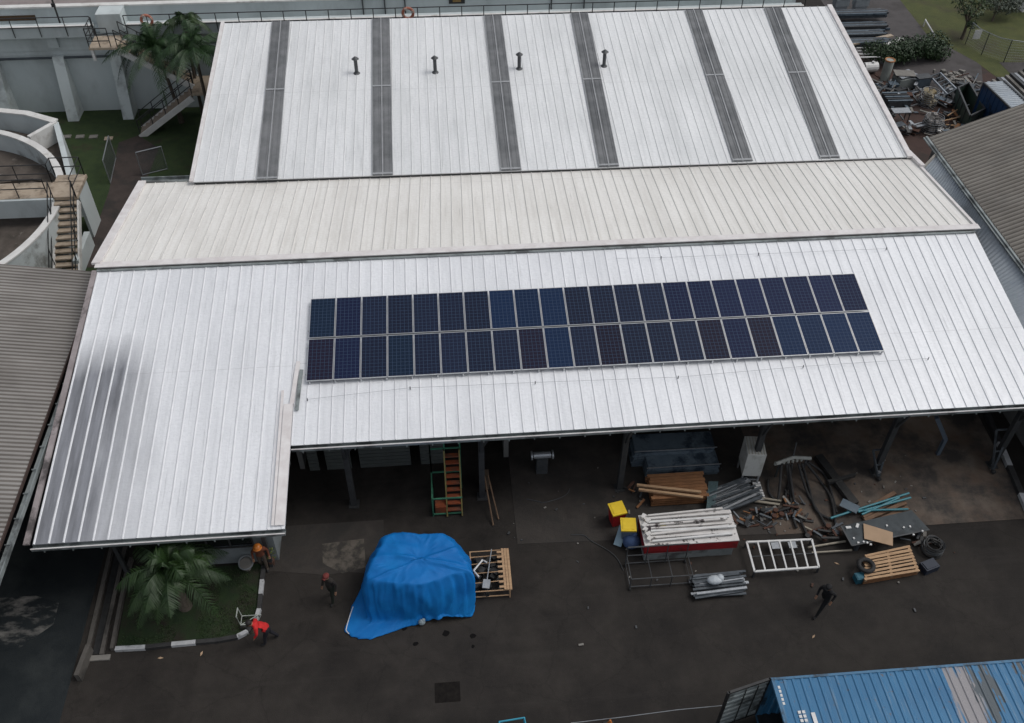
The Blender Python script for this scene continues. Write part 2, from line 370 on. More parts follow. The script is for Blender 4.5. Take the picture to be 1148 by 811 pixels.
g = MB(); g.add([(-150,-120,0),(190,-120,0),(190,220,0),(-150,220,0)], [(0,1,2,3)]); g.solo('ground', m_asph, (0,0,0), kind='structure')
struct('driveway', [(-40,-30),(-7.9,-30),(-7.9,6),(-40,6)], .004, m_asph2)
struct('residue_patch', P2((-30,672),(40,668),(66,676),(60,700),(20,728),(-30,735), z=.008), .008, m_splash)
struct('concrete_slab', [(17.6,-4.95),(27.75,-4.95),(28.2,3),(17.6,3)], .02, m_slab)
struct('yard_slab', [(7.6,-4.6),(17.6,-4.9),(17.6,3),(7.6,3)], .016, m_yardc)
struct('loading_pad', P2((318,590),(430,583),(430,645),(390,641),(366,645),(300,640), z=.012), .012, m_yardc)
struct('rough_pad', P2((361,610),(408,604),(410,636),(384,643),(362,632), z=.018), .018, m_rough)
struct('lawn', [(-60,6),(-6.6,6),(-6.6,60),(-60,60)], .006, m_lawn)
struct('path', P2((133,160),(155,152),(178,166),(150,240),(112,300),(92,300),(122,215), z=.012), .012, m_path)
struct('dirt_yard', [(27,8),(48,8),(48,29),(40,33),(27,45)], .006, m_dirt)
struct('grass_field', P2((978,-40),(1300,-40),(1300,150),(1148,110),(1095,70),(1040,40), z=.012), .012, m_lawn2)
struct('back_road', P2((900,-30),(985,-30),(1045,42),(1100,72),(1105,130),(1030,90),(960,60), z=.01), .01, m_road)
struct('side_road', P2((1120,70),(1180,70),(1260,150),(1160,110), z=.018), .018, m_road)

# ------------------------------------------------------------------ the warehouse
TA, TB, TC = math.tan(.1659), math.tan(.1603), math.tan(.1201)
def zF(y): return 4.6 + y*TA
yR = 6.2; zR = zF(yR)
def zM(y): return zR+.07-(y-yR)*TB
zV = 4.6+6.16*TA-(14.14-6.16)*TB+.35
def zT(y): return zV+(y-14.14)*TC
W = thing('warehouse', 'long warehouse with three bright white ribbed metal roof slopes and an open front bay', 'warehouse', (0,0,0))
XL, XM, XR = -8.75, -.45, 28.35
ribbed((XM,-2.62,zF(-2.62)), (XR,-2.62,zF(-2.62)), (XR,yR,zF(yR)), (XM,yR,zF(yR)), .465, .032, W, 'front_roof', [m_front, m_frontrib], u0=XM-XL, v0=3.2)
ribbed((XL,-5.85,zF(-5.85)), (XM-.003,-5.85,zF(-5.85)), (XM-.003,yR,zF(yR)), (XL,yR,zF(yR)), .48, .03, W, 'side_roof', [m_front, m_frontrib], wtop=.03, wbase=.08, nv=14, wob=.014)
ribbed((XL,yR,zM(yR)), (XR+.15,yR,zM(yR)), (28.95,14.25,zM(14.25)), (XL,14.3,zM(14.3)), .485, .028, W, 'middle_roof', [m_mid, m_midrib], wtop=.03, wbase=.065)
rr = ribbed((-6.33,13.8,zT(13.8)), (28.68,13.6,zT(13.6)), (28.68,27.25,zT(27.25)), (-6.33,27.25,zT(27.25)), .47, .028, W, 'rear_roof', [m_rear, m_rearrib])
def rp(x, y, dz=0): return V3((x, y, zT(y)+dz))
for x0, x1 in ((-3.16,-2.85),(2.46,2.63),(8.85,8.82),(13.86,13.61),(20.57,20.27),(25.27,24.67)):
    b = MB(); xa, xb = (x1, x0)
    for s_ in range(4):       # flat raised translucent sheets, two either side of a batten
        pass
    for o_ in (-.245, .245):
        b.bar(rp(xa+o_, 13.72, .05), rp(xb+o_, 27.2, .05), .45, .02)
    for o_ in (-.37,-.13,.13,.37): b.bar(rp(xa+o_, 13.72, .065), rp(xb+o_, 27.2, .065), .03, .03)
    s1 = b.build('skylight', m_sky, rr)
    b = MB(); b.bar(rp(xa, 13.7, .07), rp(xb, 27.2, .07), .05, .06)
    b.bar(rp(xa-.49, 13.7, .06), rp(xb-.49, 27.2, .06), .03, .04); b.bar(rp(xa+.49, 13.7, .06), rp(xb+.49, 27.2, .06), .03, .04)
    for t in (.0, .52,): 
        q = rp(xa, 13.75, .075).lerp(rp(xb, 27.2, .075), t+.005); b.bar(q-V3((.50,0,0)), q+V3((.50,0,0)), .14, .02)
    b.build('skylight_batten', m_skyline, rr)
for px, py in ((400,82),(488,81),(582,77),(677,74)):
    d = ray(px, py); t = (V3((0,14.14,zV))-CP).dot(V3((0,-TC,1)))/d.dot(V3((0,-TC,1))); q = CP+d*t
    b = MB(); b.cyl(q-V3((0,0,.1)), .095, .85, 12); b.cyl(q+V3((0,0,-.02)), .20, .08, 12, .11); vp = b.build('vent_pipe', m_steel, rr)
    b = MB(); b.cyl(q+V3((0,0,.74)), .11, .06, 12, .20); b.cyl(q+V3((0,0,.80)), .20, .13, 12, .04); b.build('vent_cap', m_steel, rr)
# flashings, gutters, closures
b = MB()
b.bar((XL-.1,yR+.12,zM(yR+.12)+.06), (XR+.25,yR+.12,zM(yR+.12)+.06), .34, .03)
b.bar((XL-.08,yR+.2,zM(yR)+.05), (XL-.08,14.3,zM(14.3)+.07), .36, .10)
b.bar((XR+.14,yR+.2,zM(yR)+.04), (28.85,12.6,zM(12.6)+.05), .14, .04)
b.build('ridge_flashing', m_trim, W)
b = MB(); b.bar((28.9,12.5,zM(12.5)+.1), (28.95,14.3,zM(14.3)+.1), .22, .14); b.build('verge_trim', m_trim, W)
b = MB(); b.bar((28.72,13.55,zT(13.55)+.03), (28.72,27.3,zT(27.3)+.03), .26, .13); b.build('verge_trim', m_trim, W); b = MB(); b.bar((-6.42,13.8,zT(13.8)+.03), (-6.42,27.3,zT(27.3)+.03), .18, .10)
b.build('verge_trim', m_trim, W)
b = MB(); b.bar((XL-.02,yR-.05,zF(yR)-.04), (XR,yR-.05,zF(yR)-.04), .06, .16)
b.bar((-6.3,13.86,zT(13.8)-.15), (28.6,13.66,zT(13.6)-.15), .06, .2); b.build('closure_strip', m_dark, W)
b = MB()   # open gutter behind the ridge flashing's lip
b.bar((XL,yR-.13,zF(yR-.13)+.045), (XR,yR-.13,zF(yR-.13)+.045), .13, .03)
b.bar((-8.95,14.42,4.35), (-6.5,14.42,4.35), .30, .05); b.bar((-8.95,14.58,4.42), (-6.5,14.58,4.42), .05, .2); b.bar((-8.95,14.25,4.42), (-6.5,14.25,4.42), .05, .14)
b.build('box_gutter', m_gut, W)
for xa, xb, ye in ((XM+.02, XR, -2.62), (XL-.05, XM, -5.85)):
    b = MB(); z = zF(ye)-.05
    b.bar((xa,ye-.03,z-.14), (xb,ye-.03,z-.14), .16, .03); b.bar((xa,ye-.12,z-.08), (xb,ye-.12,z-.08), .03, .15); b.bar((xa,ye+.05,z-.09), (xb,ye+.05,z-.09), .02, .12)
    x = xa+.4
    while x < xb: b.box((x,ye-.05,z-.19), (.04,.2,.07)); x += .93
    b.build('eave_gutter', m_gut, W)
    b = MB(); b.bar((xa,ye-.145,z-.012), (xb,ye-.145,z-.012), .03, .035); b.build('gutter_lip', m_trim, W)
b = MB()
def fl(x0, y0, x1, y1, w_, dz, hh=.02): b.bar((x0,y0,zF(y0)+dz), (x1,y1,zF(y1)+dz), w_, hh)
fl(-.62,-5.75,-.62,-.9,.34,.075); fl(-.86,-5.75,-.86,-.3,.10,.085); fl(-.50,-.9,-.36,1.0,.16,.07)
b.build('side_flashing', m_trim, W)
b = MB(); fl(-.30,-1.2,-.22,.6,.14,.085); b.build('worn_patch', m_gut, W)
b = MB(); fl(-8.95,-5.85,-8.85,6.1,.2,.0,.08); b.build('stained_verge', mat('pinkish_stained_trim', (.34,.30,.30), (.22,.19,.19), 1.5, .7, c3=(.08,.07,.07), s3=1.2), W)
# structure under the front roof
m_colm = mat('dark_column_paint', (.022,.024,.026), (.04,.042,.044), 3, .7)
def colm(x, y, tilt, v=False):
    b = MB(); zt = zF(y)-.12
    b.bar((x,y,0), (x,y,zt), .22, .2); b.box((x,y,.02), (.4,.4,.04))
    b.build('steel_column', m_colm, W)
    b = MB(); b.bar((x,y-.02,zt-1.1), (x+tilt,y+.0,zt-.02), .10, .10); b.bar((x,y-.1,zt-1.2), (x,y-.5,zt-.1), .08, .08); b.build('column_brace', m_colm, W)
for x in (1.35, 6.4, 11.9, 17.2, 22.45, 27.4): colm(x, -2.25, .55)
for x in (-1.6, -6.8): 
    b = MB(); b.bar((x,-4.85,0), (x,-4.85,zF(-4.85)-.1), .14, .14); b.build('steel_column', m_colm, W)
b = MB()
for y in (-2.2, .4, 3.0, 5.6): b.bar((XM,y,zF(y)-.18), (XR,y,zF(y)-.18), .12, .2)
for x in (-5.4,1.35,6.4,11.9,17.2,22.45,27.4): b.bar((x,-2.5,zF(-2.5)-.3), (x,yR,zF(yR)-.3), .15, .26)
for y in (-5.5,-3.2,0,3): b.bar((XL,y,zF(y)-.18), (XM,y,zF(y)-.18), .1, .16)
b.build('roof_frame', m_colm, W)
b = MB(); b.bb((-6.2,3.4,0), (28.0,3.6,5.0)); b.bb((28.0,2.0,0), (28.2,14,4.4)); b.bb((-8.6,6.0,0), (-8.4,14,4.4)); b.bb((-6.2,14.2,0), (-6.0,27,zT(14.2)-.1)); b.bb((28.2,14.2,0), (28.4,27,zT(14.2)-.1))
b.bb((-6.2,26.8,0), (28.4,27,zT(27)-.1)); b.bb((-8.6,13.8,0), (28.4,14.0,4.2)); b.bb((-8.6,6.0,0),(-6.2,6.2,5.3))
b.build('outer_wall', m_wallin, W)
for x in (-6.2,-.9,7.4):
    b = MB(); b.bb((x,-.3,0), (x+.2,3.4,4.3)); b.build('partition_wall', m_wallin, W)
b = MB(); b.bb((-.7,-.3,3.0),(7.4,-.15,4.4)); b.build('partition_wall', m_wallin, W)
for x0, x1 in ((-.5,-.1),(.2,1.2),(1.55,3.6),(4.0,5.0)):
    b = MB(); 
    b.bb((x0,-.42,0), (x1,-.34,3.0))
    for k in range(14): b.bb((x0+.02,-.45,.1+k*.21), (x1-.02,-.42,.24+k*.21))
    b.build('shutter_door', mat('dull_shutter', (.07,.078,.074), (.09,.10,.095), 2, .6), W)
# office under the side roof
b = MB(); b.bb((-5.2,-4.62,0), (-1.35,-4.5,1.05)); b.bb((-5.2,-4.62,2.0), (-1.35,-4.5,3.5)); b.bb((-5.2,-4.62,1.05), (-4.55,-4.5,2.0)); b.bb((-2.1,-4.62,1.05), (-1.35,-4.5,2.0)); b.bb((-1.45,-4.5,0), (-1.35,-.3,3.6)); b.bb((-5.2,-4.5,0), (-5.1,-.3,3.6))
ow = b.build('office_wall', mat('grey_white_office_wall', (.16,.18,.19), (.21,.235,.245), 1, .8, c3=(.10,.11,.11), s3=.8), W)
b = MB(); b.bb((-4.55,-4.58,1.05), (-2.1,-4.55,2.0)); wn_ = b.build('window_pane', mat('dark_glass', (.01,.012,.013), (.015,.017,.018), 2, .1), W)
b = MB()
for x in (-4.55,-3.75,-2.92,-2.1): b.bb((x-.03,-4.64,1.03), (x+.03,-4.59,2.02))
b.bb((-4.58,-4.66,.99), (-2.07,-4.6,1.05)); b.build('window_frame', m_dark, W)

# ------------------------------------------------------------------ solar array
AX, AY = 0.0, 0.0; dirv = V3((0, math.cos(.1659), math.sin(.1659))); nrm = V3((0, -math.sin(.1659), math.cos(.1659)))
rz_ = V3((0,0,.0)); LIFT = .16
rack = thing('mounting_rack', 'aluminium rails and feet under the two rows of solar panels on the white roof', 'mounting rack', (0,0,4.6))
for v in (.35, 1.6, 2.42, 3.65):
    b = MB(); q = V3((0,0,4.6))+dirv*v+nrm*(LIFT-.045); b.bar(q-V3((.05,0,0)), q+V3((22.3,0,0)), .045, .05); b.build('rail', m_alu, rack)
for k in range(24):
    for v in (-.01, 3.98):
        b = MB(); q = V3((.12+k*.96,0,4.6))+dirv*v; b.bar(q+nrm*.0, q+nrm*(LIFT-.01), .05, .05, up=V3((1,0,0))); b.build('foot', m_alu, rack)
def cellmat():
    m = bpy.data.materials.new('solar_cells'); m.use_nodes = True; n = m.node_tree; L = n.links; b = n.nodes['Principled BSDF']
    tc = n.nodes.new('ShaderNodeTexCoord'); sp = n.nodes.new('ShaderNodeSeparateXYZ'); L.new(tc.outputs['UV'], sp.inputs[0])
    def ln(src, k, w_):
        a = n.nodes.new('ShaderNodeMath'); a.operation = 'MULTIPLY'; L.new(src, a.inputs[0]); a.inputs[1].default_value = k
        f = n.nodes.new('ShaderNodeMath'); f.operation = 'FRACT'; L.new(a.outputs[0], f.inputs[0])
        s = n.nodes.new('ShaderNodeMath'); s.operation = 'SUBTRACT'; L.new(f.outputs[0], s.inputs[0]); s.inputs[1].default_value = .5
        ab = n.nodes.new('ShaderNodeMath'); ab.operation = 'ABSOLUTE'; L.new(s.outputs[0], ab.inputs[0])
        g_ = n.nodes.new('ShaderNodeMath'); g_.operation = 'GREATER_THAN'; L.new(ab.outputs[0], g_.inputs[0]); g_.inputs[1].default_value = .5-w_; return g_.outputs[0]
    mx = n.nodes.new('ShaderNodeMath'); mx.operation = 'MAXIMUM'; L.new(ln(sp.outputs[0], 6, .045), mx.inputs[0]); L.new(ln(sp.outputs[1], 12, .045), mx.inputs[1])
    oi = n.nodes.new('ShaderNodeObjectInfo'); no = n.nodes.new('ShaderNodeTexNoise'); no.inputs['Scale'].default_value = 30; L.new(tc.outputs['UV'], no.inputs[0])
    m1 = n.nodes.new('ShaderNodeMix'); m1.data_type = 'RGBA'; m1.blend_type = 'MULTIPLY'; m1.inputs[0].default_value = .8; L.new(oi.outputs['Color'], m1.inputs[6]); L.new(no.outputs[0], m1.inputs[7])
    m2 = n.nodes.new('ShaderNodeMix'); m2.data_type = 'RGBA'; L.new(mx.outputs[0], m2.inputs[0]); L.new(m1.outputs[2], m2.inputs[6]); m2.inputs[7].default_value = (.035,.06,.11,1)
    L.new(m2.outputs[2], b.inputs['Base Color']); b.inputs['Roughness'].default_value = .12; b.inputs['Specular IOR Level'].default_value = .22
    return m
pm = cellmat()
PW, PH = .992, 1.965
rotp = Matrix.Rotation(.1659, 3, 'X')
def panel_proto():
    root = thing('solar_panel', '', 'solar panel')
    b = MB()
    for x0, x1, y0, y1 in ((0,.022,0,PH),(PW-.022,PW,0,PH),(.022,PW-.022,0,.022),(.022,PW-.022,PH-.022,PH)): b.bb((x0,y0,0), (x1,y1,.04))
    b.v = [rotp @ v for v in b.v]; b.build('frame', m_alu, root)
    b = MB(); b.bb((.022,.022,.008), (PW-.022,PH-.022,.034)); 
    for i, v in enumerate(b.v): b.uv[i] = ((v.x-.022)/(PW-.044), (v.y-.022)/(PH-.044))
    b.v = [rotp @ v for v in b.v]; b.build('cell_glass', pm, root)
    return root
pp = panel_proto(); ORD = 'first second third fourth fifth sixth seventh eighth ninth tenth eleventh'.split()
tone = [list('nndddddbbbdddnnnnnnnnn'), list('pndteddbpbddnnddpnpbbb')]
tones = {'n': ((.014,.022,.075), 'navy'), 'd': ((.016,.024,.058), 'dark slate blue'), 'b': ((.010,.032,.095), 'brighter blue'), 'p': ((.020,.017,.040), 'purplish black'), 't': ((.012,.030,.068), 'teal blue'), 'e': ((.018,.030,.06), 'dark slate blue')}
tone[0] = list('tndddddbbbdddd') + list('nnnnnnnn')
tone[1] = list('pndtddddpbdpdddpnpbbbb')
for r in range(2):
    for i in range(22):
        o = pp if (r == 0 and i == 0) else copy_tree(pp)
        q = V3((i*1.0135, 0, 4.6)) + dirv*((1-r)*(PH+.06)) + nrm*LIFT; o.location = q
        cc, nm = tones[tone[r][i]]; j = 1+random.uniform(-.15,.2)
        for ch in o.children:
            ch.color = (cc[0]*j, cc[1]*j, cc[2]*j, 1)
        side = f'{ORD[i]} from the left' if i < 11 else (f'{ORD[21-i]} from the right' if i < 21 else 'at the right end')
        if i == 0: side = 'at the left end'
        o['label'] = f'{nm} solar panel, {side} of the {"upper" if r == 0 else "lower"} roof row'
        o['group'] = 'solar panels in two rows on the front roof'
# cables strung over the roof beside the array
def onF(px, py):
    n = V3((0,-TA,1)); d = ray(px, py); return CP + d*((V3((0,0,4.6))-CP).dot(n)/d.dot(n)) + V3((0,0,.1))
for pts, lab, nm in (([(345,450),(460,437),(600,431),(760,425),(900,413),(1040,404)], 'thin grey cable stretched across the white roof just below the solar panels', 'cable'),
                 ([(690,292),(741,291),(850,287),(993,281)], 'thin grey cable stretched across the white roof just above the solar panels', 'cable')):
    P_ = [onF(*p) for p in pts]; c_ = thing(nm, lab, 'cable', P_[0])
    b = MB(); b.tube(P_, .006, 5); b.build('wire', m_galv, c_)
    for p in (P_ if len(P_) > 4 else P_[1:]):
        b = MB(); b.cyl(p-V3((0,0,.08)), .018, .14, 6); b.build('anchor_post', m_steel, c_)

# ------------------------------------------------------------------ neighbouring sheds
S = thing('shed', 'old shed with a grey brown corrugated roof beside the left end of the warehouse', 'shed', (-20,-2,0))
zs = lambda x: 4.2+.17*(-9.55-x)
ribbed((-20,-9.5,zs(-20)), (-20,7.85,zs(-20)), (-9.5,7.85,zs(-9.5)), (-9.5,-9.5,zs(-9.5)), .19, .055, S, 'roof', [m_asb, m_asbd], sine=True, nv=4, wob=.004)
b = MB(); b.bar((-9.46,-9.5,4.2), (-9.46,7.7,4.2), .05, .12); b.build('roof_edge', mat('dark_rusty_edge', (.035,.022,.018), (.06,.035,.028), 3, .8), S)
b = MB(); b.bar((-9.28,-9.5,4.0), (-9.28,7.6,4.0), .22, .03); b.bar((-9.16,-9.5,4.08), (-9.16,7.6,4.08), .03, .2)
for k in range(17): b.box((-9.27,-9.3+k*1.05,4.10), (.24,.03,.05))
b.build('gutter', m_gut, S)
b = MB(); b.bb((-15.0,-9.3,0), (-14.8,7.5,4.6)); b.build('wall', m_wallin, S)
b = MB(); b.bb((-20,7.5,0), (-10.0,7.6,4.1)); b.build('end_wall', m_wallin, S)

S2 = thing('shed', 'grey shed with fine ribbed brownish roof beyond the right end of the warehouse', 'shed', (38,6,0))
B0 = at(1041,154,5.0); B1 = V3((B0.x-.02,-6,5.0)); Tn = at(1148,116,6.25); e = (Tn-B0); e2 = e*(12/e.length)
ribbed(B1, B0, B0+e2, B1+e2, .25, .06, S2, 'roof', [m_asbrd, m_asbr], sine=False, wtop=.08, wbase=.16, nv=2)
b = MB(); b.bar(B1+V3((-.12,0,.02)), B0+V3((-.12,0,.02)), .10, .09); b.bar(B1+V3((-.22,0,-.03)), B0+V3((-.22,0,-.03)), .10, .05); b.build('edge_gutter', m_gut, S2)
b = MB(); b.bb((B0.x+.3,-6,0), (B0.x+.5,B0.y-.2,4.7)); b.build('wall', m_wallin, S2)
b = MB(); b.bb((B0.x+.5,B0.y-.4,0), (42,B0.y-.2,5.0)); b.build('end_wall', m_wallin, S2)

LT = thing('lean_to', 'blue grey ribbed lean-to roof filling the gap between the white warehouse and the right shed', 'lean-to', (29.5,6,0))
A_ = [(1029,196,4.25),(1060,227,4.3),(1089,256,4.35),(1112,310,4.3),(1135,357,4.2),(1180,446,4.1)]
Bp = [(1050,174,4.92),(1075,207,4.92),(1100,240,4.92),(1140,291,4.92),(1180,341,4.92),(1260,440,4.7)]
def along(L_, t):
    t *= len(L_)-1; i = min(int(t), len(L_)-2); return at(*L_[i]).lerp(at(*L_[i+1]), t-i)
m = MB(); N_ = 70
for i in range(N_*4+1):
    t = i/(N_*4); h = (0,.045,.045,0)[i % 4] if i < N_*4 else 0
    a_, b_ = along(A_, t), along(Bp, t)
    for s_ in (-.06, .5, 1.0): 
        q = a_.lerp(b_, s_); m.v.append(q+V3((0,0,h)))
    m.v += [b_-V3((0,0,.05)), a_-V3((0,0,.05))]
for i in range(N_*4):
    k = i*5
    for j in range(5): m.f.append([k+j, k+(j+1) % 5, k+5+(j+1) % 5, k+5+j]); m.mi.append(0)
m.build('roof', m_lean, LT)
b = MB(); b.bar(at(1029,195,4.3), at(1050,173,4.95), .12, .12); b.build('edge_trim', mat('beige_trim', (.38,.36,.32), (.28,.26,.23), 3, .7), LT)
b = MB(); 
for i in range(5): b.bar(at(*A_[i])+V3((.02,0,.06)), at(*A_[i+1])+V3((.02,0,.06)), .08, .08)
b.build('apron_trim', mat('pinkish_grey_trim', (.20,.19,.19), (.13,.125,.125), 3, .7), LT)
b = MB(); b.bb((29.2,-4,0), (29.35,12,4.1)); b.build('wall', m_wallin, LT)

# ------------------------------------------------------------------ long water tank behind
T_ = thing('water_tank', 'long pale concrete water tank with sloping buttresses and a railed walkway behind the warehouse', 'water tank', (-10,29.5,0))
YW = 29.3
b = MB(); b.bb((-40,YW,0), (27.8,YW+.4,4.1)); b.build('lower_wall', m_wallw, T_)
b = MB(); b.bb((-40,YW-.02,3.72), (-12.6,YW+.1,4.0)); b.bb((-40,YW-.08,4.02), (-12.6,YW+.4,4.28)); b.build('waist_beam', m_wallw, T_)
b = MB(); b.tube([(-40,YW-.2,3.62), (-13.2,YW-.2,3.62)], .07, 8); b.build('pipe', mat('dark_pipe', (.03,.04,.05), (.05,.06,.07), 3, .5), T_)
b = MB(); b.bb((-40,YW-.1,4.28), (27.8,YW+.4,5.0)); b.build('upper_wall', m_wallw, T_)
b = MB(); b.bb((-40,YW-.55,5.0), (-14.2,YW+.0,5.62)); b.bb((-12.3,YW-.55,5.0), (27.8,YW+.0,5.62)); b.build('walkway_parapet', m_wallw, T_)
b = MB(); b.bb((-40,YW-.02,5.02), (27.8,YW+1.1,5.08)); b.build('walkway_floor', m_wallw, T_)
b = MB(); b.bb((-40,YW-.6,5.62), (-14.1,YW-.38,5.68)); b.bb((-12.2,YW-.6,5.62), (27.8,YW-.38,5.68)); b.build('parapet_coping', m_wallw2, T_)
b = MB(); b.bb((-40,YW+.9,5.08), (27.8,YW+1.2,6.15)); b.build('inner_wall', m_wallw, T_)
b = MB(); b.bb((-40,YW+.85,6.15), (27.8,YW+1.25,6.24)); b.build('inner_coping', m_wallw2, T_)
b = MB(); b.bb((-40,YW+1.25,5.9), (27.8,YW+12,6.0)); b.build('tank_bed', m_pink, T_)
b = MB(); b.bb((-13.9,YW-.3,5.1), (-12.5,YW+.9,6.2)); b.build('plinth', m_wallw, T_)
for px in (8, 78, 138):
    c = at(px+15, 128 if px > 70 else 122); x = at(px+10, 125).x
    b = MB(); y0 = YW-1.25; zt = 3.7; hw = .32
    b.add([(x-hw,y0,0),(x+hw,y0,0),(x+hw,YW,0),(x-hw,YW,0),(x-hw,YW-.32,zt),(x+hw,YW-.32,zt),(x+hw,YW,zt),(x-hw,YW,zt)], [(3,2,1,0),(4,5,6,7),(0,1,5,4),(1,2,6,5),(2,3,7,6),(3,0,4,7)])
    b.build('buttress', mat('pale_render', (.52,.57,.57), (.58,.63,.63), .7, .85, c3=(.34,.37,.37), s3=.5), T_)
    b = MB(); b.bb((x-hw*.9,YW-.32,4.28), (x+hw*.9,YW-.1,5.0)); b.build('pilaster', m_wallw, T_)
b = MB(); b.bb((-22.5,YW+.86,5.45), (-17.7,YW+.899,5.75)); b.build('opening', mat('rust_brown_opening', (.05,.03,.015), (.09,.05,.02), 3, .8), T_)
def railing(pts, h, parent, post=1.6, name='railing', r=.028, mid=(.5,)):
    b = MB(); 
    for i in range(len(pts)-1):
        p, q = V3(pts[i]), V3(pts[i+1]); L_ = (q-p).length; n = max(1, round(L_/post))
        for k in range(n+1):
            s_ = p.lerp(q, k/n); b.tube([s_, s_+V3((0,0,h))], r, 6)
        for hh in (*[m_*h for m_ in mid], h): b.tube([p+V3((0,0,hh)), q+V3((0,0,hh))], r, 6)
    return b.build(name, m_black, parent)
railing([(-26,YW-.62,5.1),(-14.15,YW-.62,5.1)], 1.15, T_, 1.45)
railing([(-12.25,YW-.62,5.1),(27.8,YW-.62,5.1)], 1.15, T_, 1.3)
railing([(-14.1,YW-.6,5.1),(-14.1,YW-2.1,5.1),(-12.9,YW-2.1,5.1)], 1.1, T_, .8, mid=(.33,.66))
b = MB(); b.bb((-14.15,YW-2.15,4.95), (-12.6,YW-.62,5.08)); b.build('landing', m_tan, T_)
b = MB(); b.bb((-14.1,YW-2.1,4.3), (-13.95,YW-1.95,4.95)); b.build('landing_leg', m_wallw2, T_)
def stair(p0, p1, w_, n, parent, mt, side, rail=True, name='stair'):
    """steps from p0 (top) to p1 (bottom), w_ wide"""
    p0 = V3(p0); p1 = V3(p1); h = V3((p1.x-p0.x, p1.y-p0.y, 0)); d = h.normalized(); r = V3((-d.y, d.x, 0))
    rot = Matrix((d, r, V3((0,0,1)))).transposed()
    b = MB(); run = h.length/n; dz = (p0.z-p1.z)/n
    for k in range(n):
        c = p0 + d*(run*(k+.5)); c.z = p0.z - dz*(k+1)+.0; b.box(c, (run*1.12, w_, .09), rot=rot)
    st = b.build(name, mt, parent)
    b = MB()
    for s_ in (-1, 1): b.bar(p0+r*(s_*(w_/2+.05))-V3((0,0,.22)), p1+r*(s_*(w_/2+.05))-V3((0,0,.10)), .09, .34)
    b.build('stringer', side, st)
    if rail:
        for s_ in (-1, 1): railing([p0+r*(s_*w_/2), p1+r*(s_*w_/2)], 1.0, st, 1.1, 'stair_railing')
    return st
TS = stair((-12.6,YW-1.4,5.02), (-8.9,YW-1.4,2.5), 1.1, 13, T_, m_tan, m_wallw2)
b = MB(); b.bb((-8.9,YW-3.0,2.38), (-7.4,YW-.8,2.5)); b.build('landing', m_tan, T_)
b = MB(); b.bb((-7.7,YW-1.1,0), (-7.5,YW-.9,2.38)); b.bb((-7.7,YW-2.9,0), (-7.5,YW-2.7,2.38)); b.build('landing_leg', m_wallw2, T_)
stair((-8.9,YW-2.45,2.48), (-12.4,YW-2.75,.05), 1.0, 12, T_, mat('pale_brown_steps', (.30,.25,.20), (.22,.18,.15), 3, .85), m_wallw2)
b = MB(); 
for px in (205,225): pass
for (x, y0) in ((-16.2,YW+.3),):
    b.tube([(x,YW+.3,5.08),(x,YW+.3,8.6)], .055, 8); b.box((x,YW+.3,5.12), (.35,.35,.08)); b.box((x,YW+.2,6.6), (.2,.12,.2))
b.solo('lamp_mast', m_black, (-16.2,YW+.3,5.08), 'slim black mast standing on the tank walkway behind the railing left of the stair landing', 'mast')
for i, x in enumerate((-9.6, 4.6)):
    q = at((168, 457)[i], (9, 2)[i], 6.15); b = MB(); ctr = V3((q.x, YW-.70, 5.95)); b.torus(ctr, .30, .085, V3((0,-1,.1)).normalized(), 20, 8); 
    o = thing('lifebuoy', ('faded orange lifebuoy hung on the tank railing near the palm', 'dull red lifebuoy hung on the tank railing above the roof vent pipes')[i], 'lifebuoy', ctr, group='lifebuoys on the tank railing')
    b.build('ring', mat('faded_orange', (.42,.16,.10), (.30,.10,.07), 4, .6), o)
    b = MB()
    for a in range(4):
        t = a*math.pi/2+.4; c = ctr+V3((math.cos(t)*.30, 0, math.sin(t)*.30)); b.box(c, (.16,.185,.10), rot=Matrix.Rotation(-t, 3, 'Y') @ Matrix.Rotation(math.pi/2, 3, 'Y'))
    b.build('band', mat('buoy_band', (.5,.42,.36), (.4,.33,.28), 4, .6), o)
b = MB(); c = at(512,1,6.3); b.box((6.9,YW+.86,5.95), (.95,.05,.36)); o = thing('nameplate', 'small dark framed board on the tank wall at the top of the picture', 'board', (6.9,YW+.86,5.77)); b.build('backing', m_black, o)
b = MB(); b.box((6.9,YW+.82,5.95), (.5,.03,.14)); b.build('panel', mat('brass', (.25,.16,.05), (.18,.11,.04), 4, .4), o)
for x in (1.3, 2.6, 3.8, 12.6, 14.6):
    b = MB(); b.bar((x,YW+.84,5.08), (x,YW+.84,6.9), .07, .07); b.build('conduit', m_steel, T_)

# ------------------------------------------------------------------ round settling tank on the left
RT = thing('settling_tank', 'round white concrete settling tank with a tan bridge and outside stair at the left edge', 'settling tank', (-18.2,15,0))
cx_, cy_, rr_ = -21.85, 15.4, 7.95
arc = lambda c, r, a0, a1, n: [(c[0]+r*math.cos(R(a0+(a1-a0)*k/n)), c[1]+r*math.sin(R(a0+(a1-a0)*k/n))) for k in range(n+1)]
ring = arc((cx_,cy_), rr_+.1, 0, 360, 96)[:-1]
b = MB(); b.wall(ring, .30, 0, 2.42, True); b.build('inner_ring_wall', mat('stained_render', (.46,.51,.515), (.54,.585,.59), .9, .85, c3=(.24,.25,.24), s3=.7), RT, False)
b = MB(); b.wall(ring, .36, 2.42, 2.50, True); b.build('ring_coping', m_wallw2, RT)
b = MB(); b.prism(arc((cx_,cy_), rr_-.05, 0, 360, 48)[:-1], 1.0, 1.2); b.build('sediment_bed', m_sludge, RT)
o_arc = [(-26,24.6),(-23,25.3),(-19.36,25.14),(-17.77,24.74),(-15.94,23.74)]
b = MB(); b.wall(o_arc, .28, 0, 2.45); b.wall([(-15.94,23.74),(-14.85,20.9),(-13.75,18.0)], .28, 0, 2.42); b.build('outer_wall', m_wallw, RT)
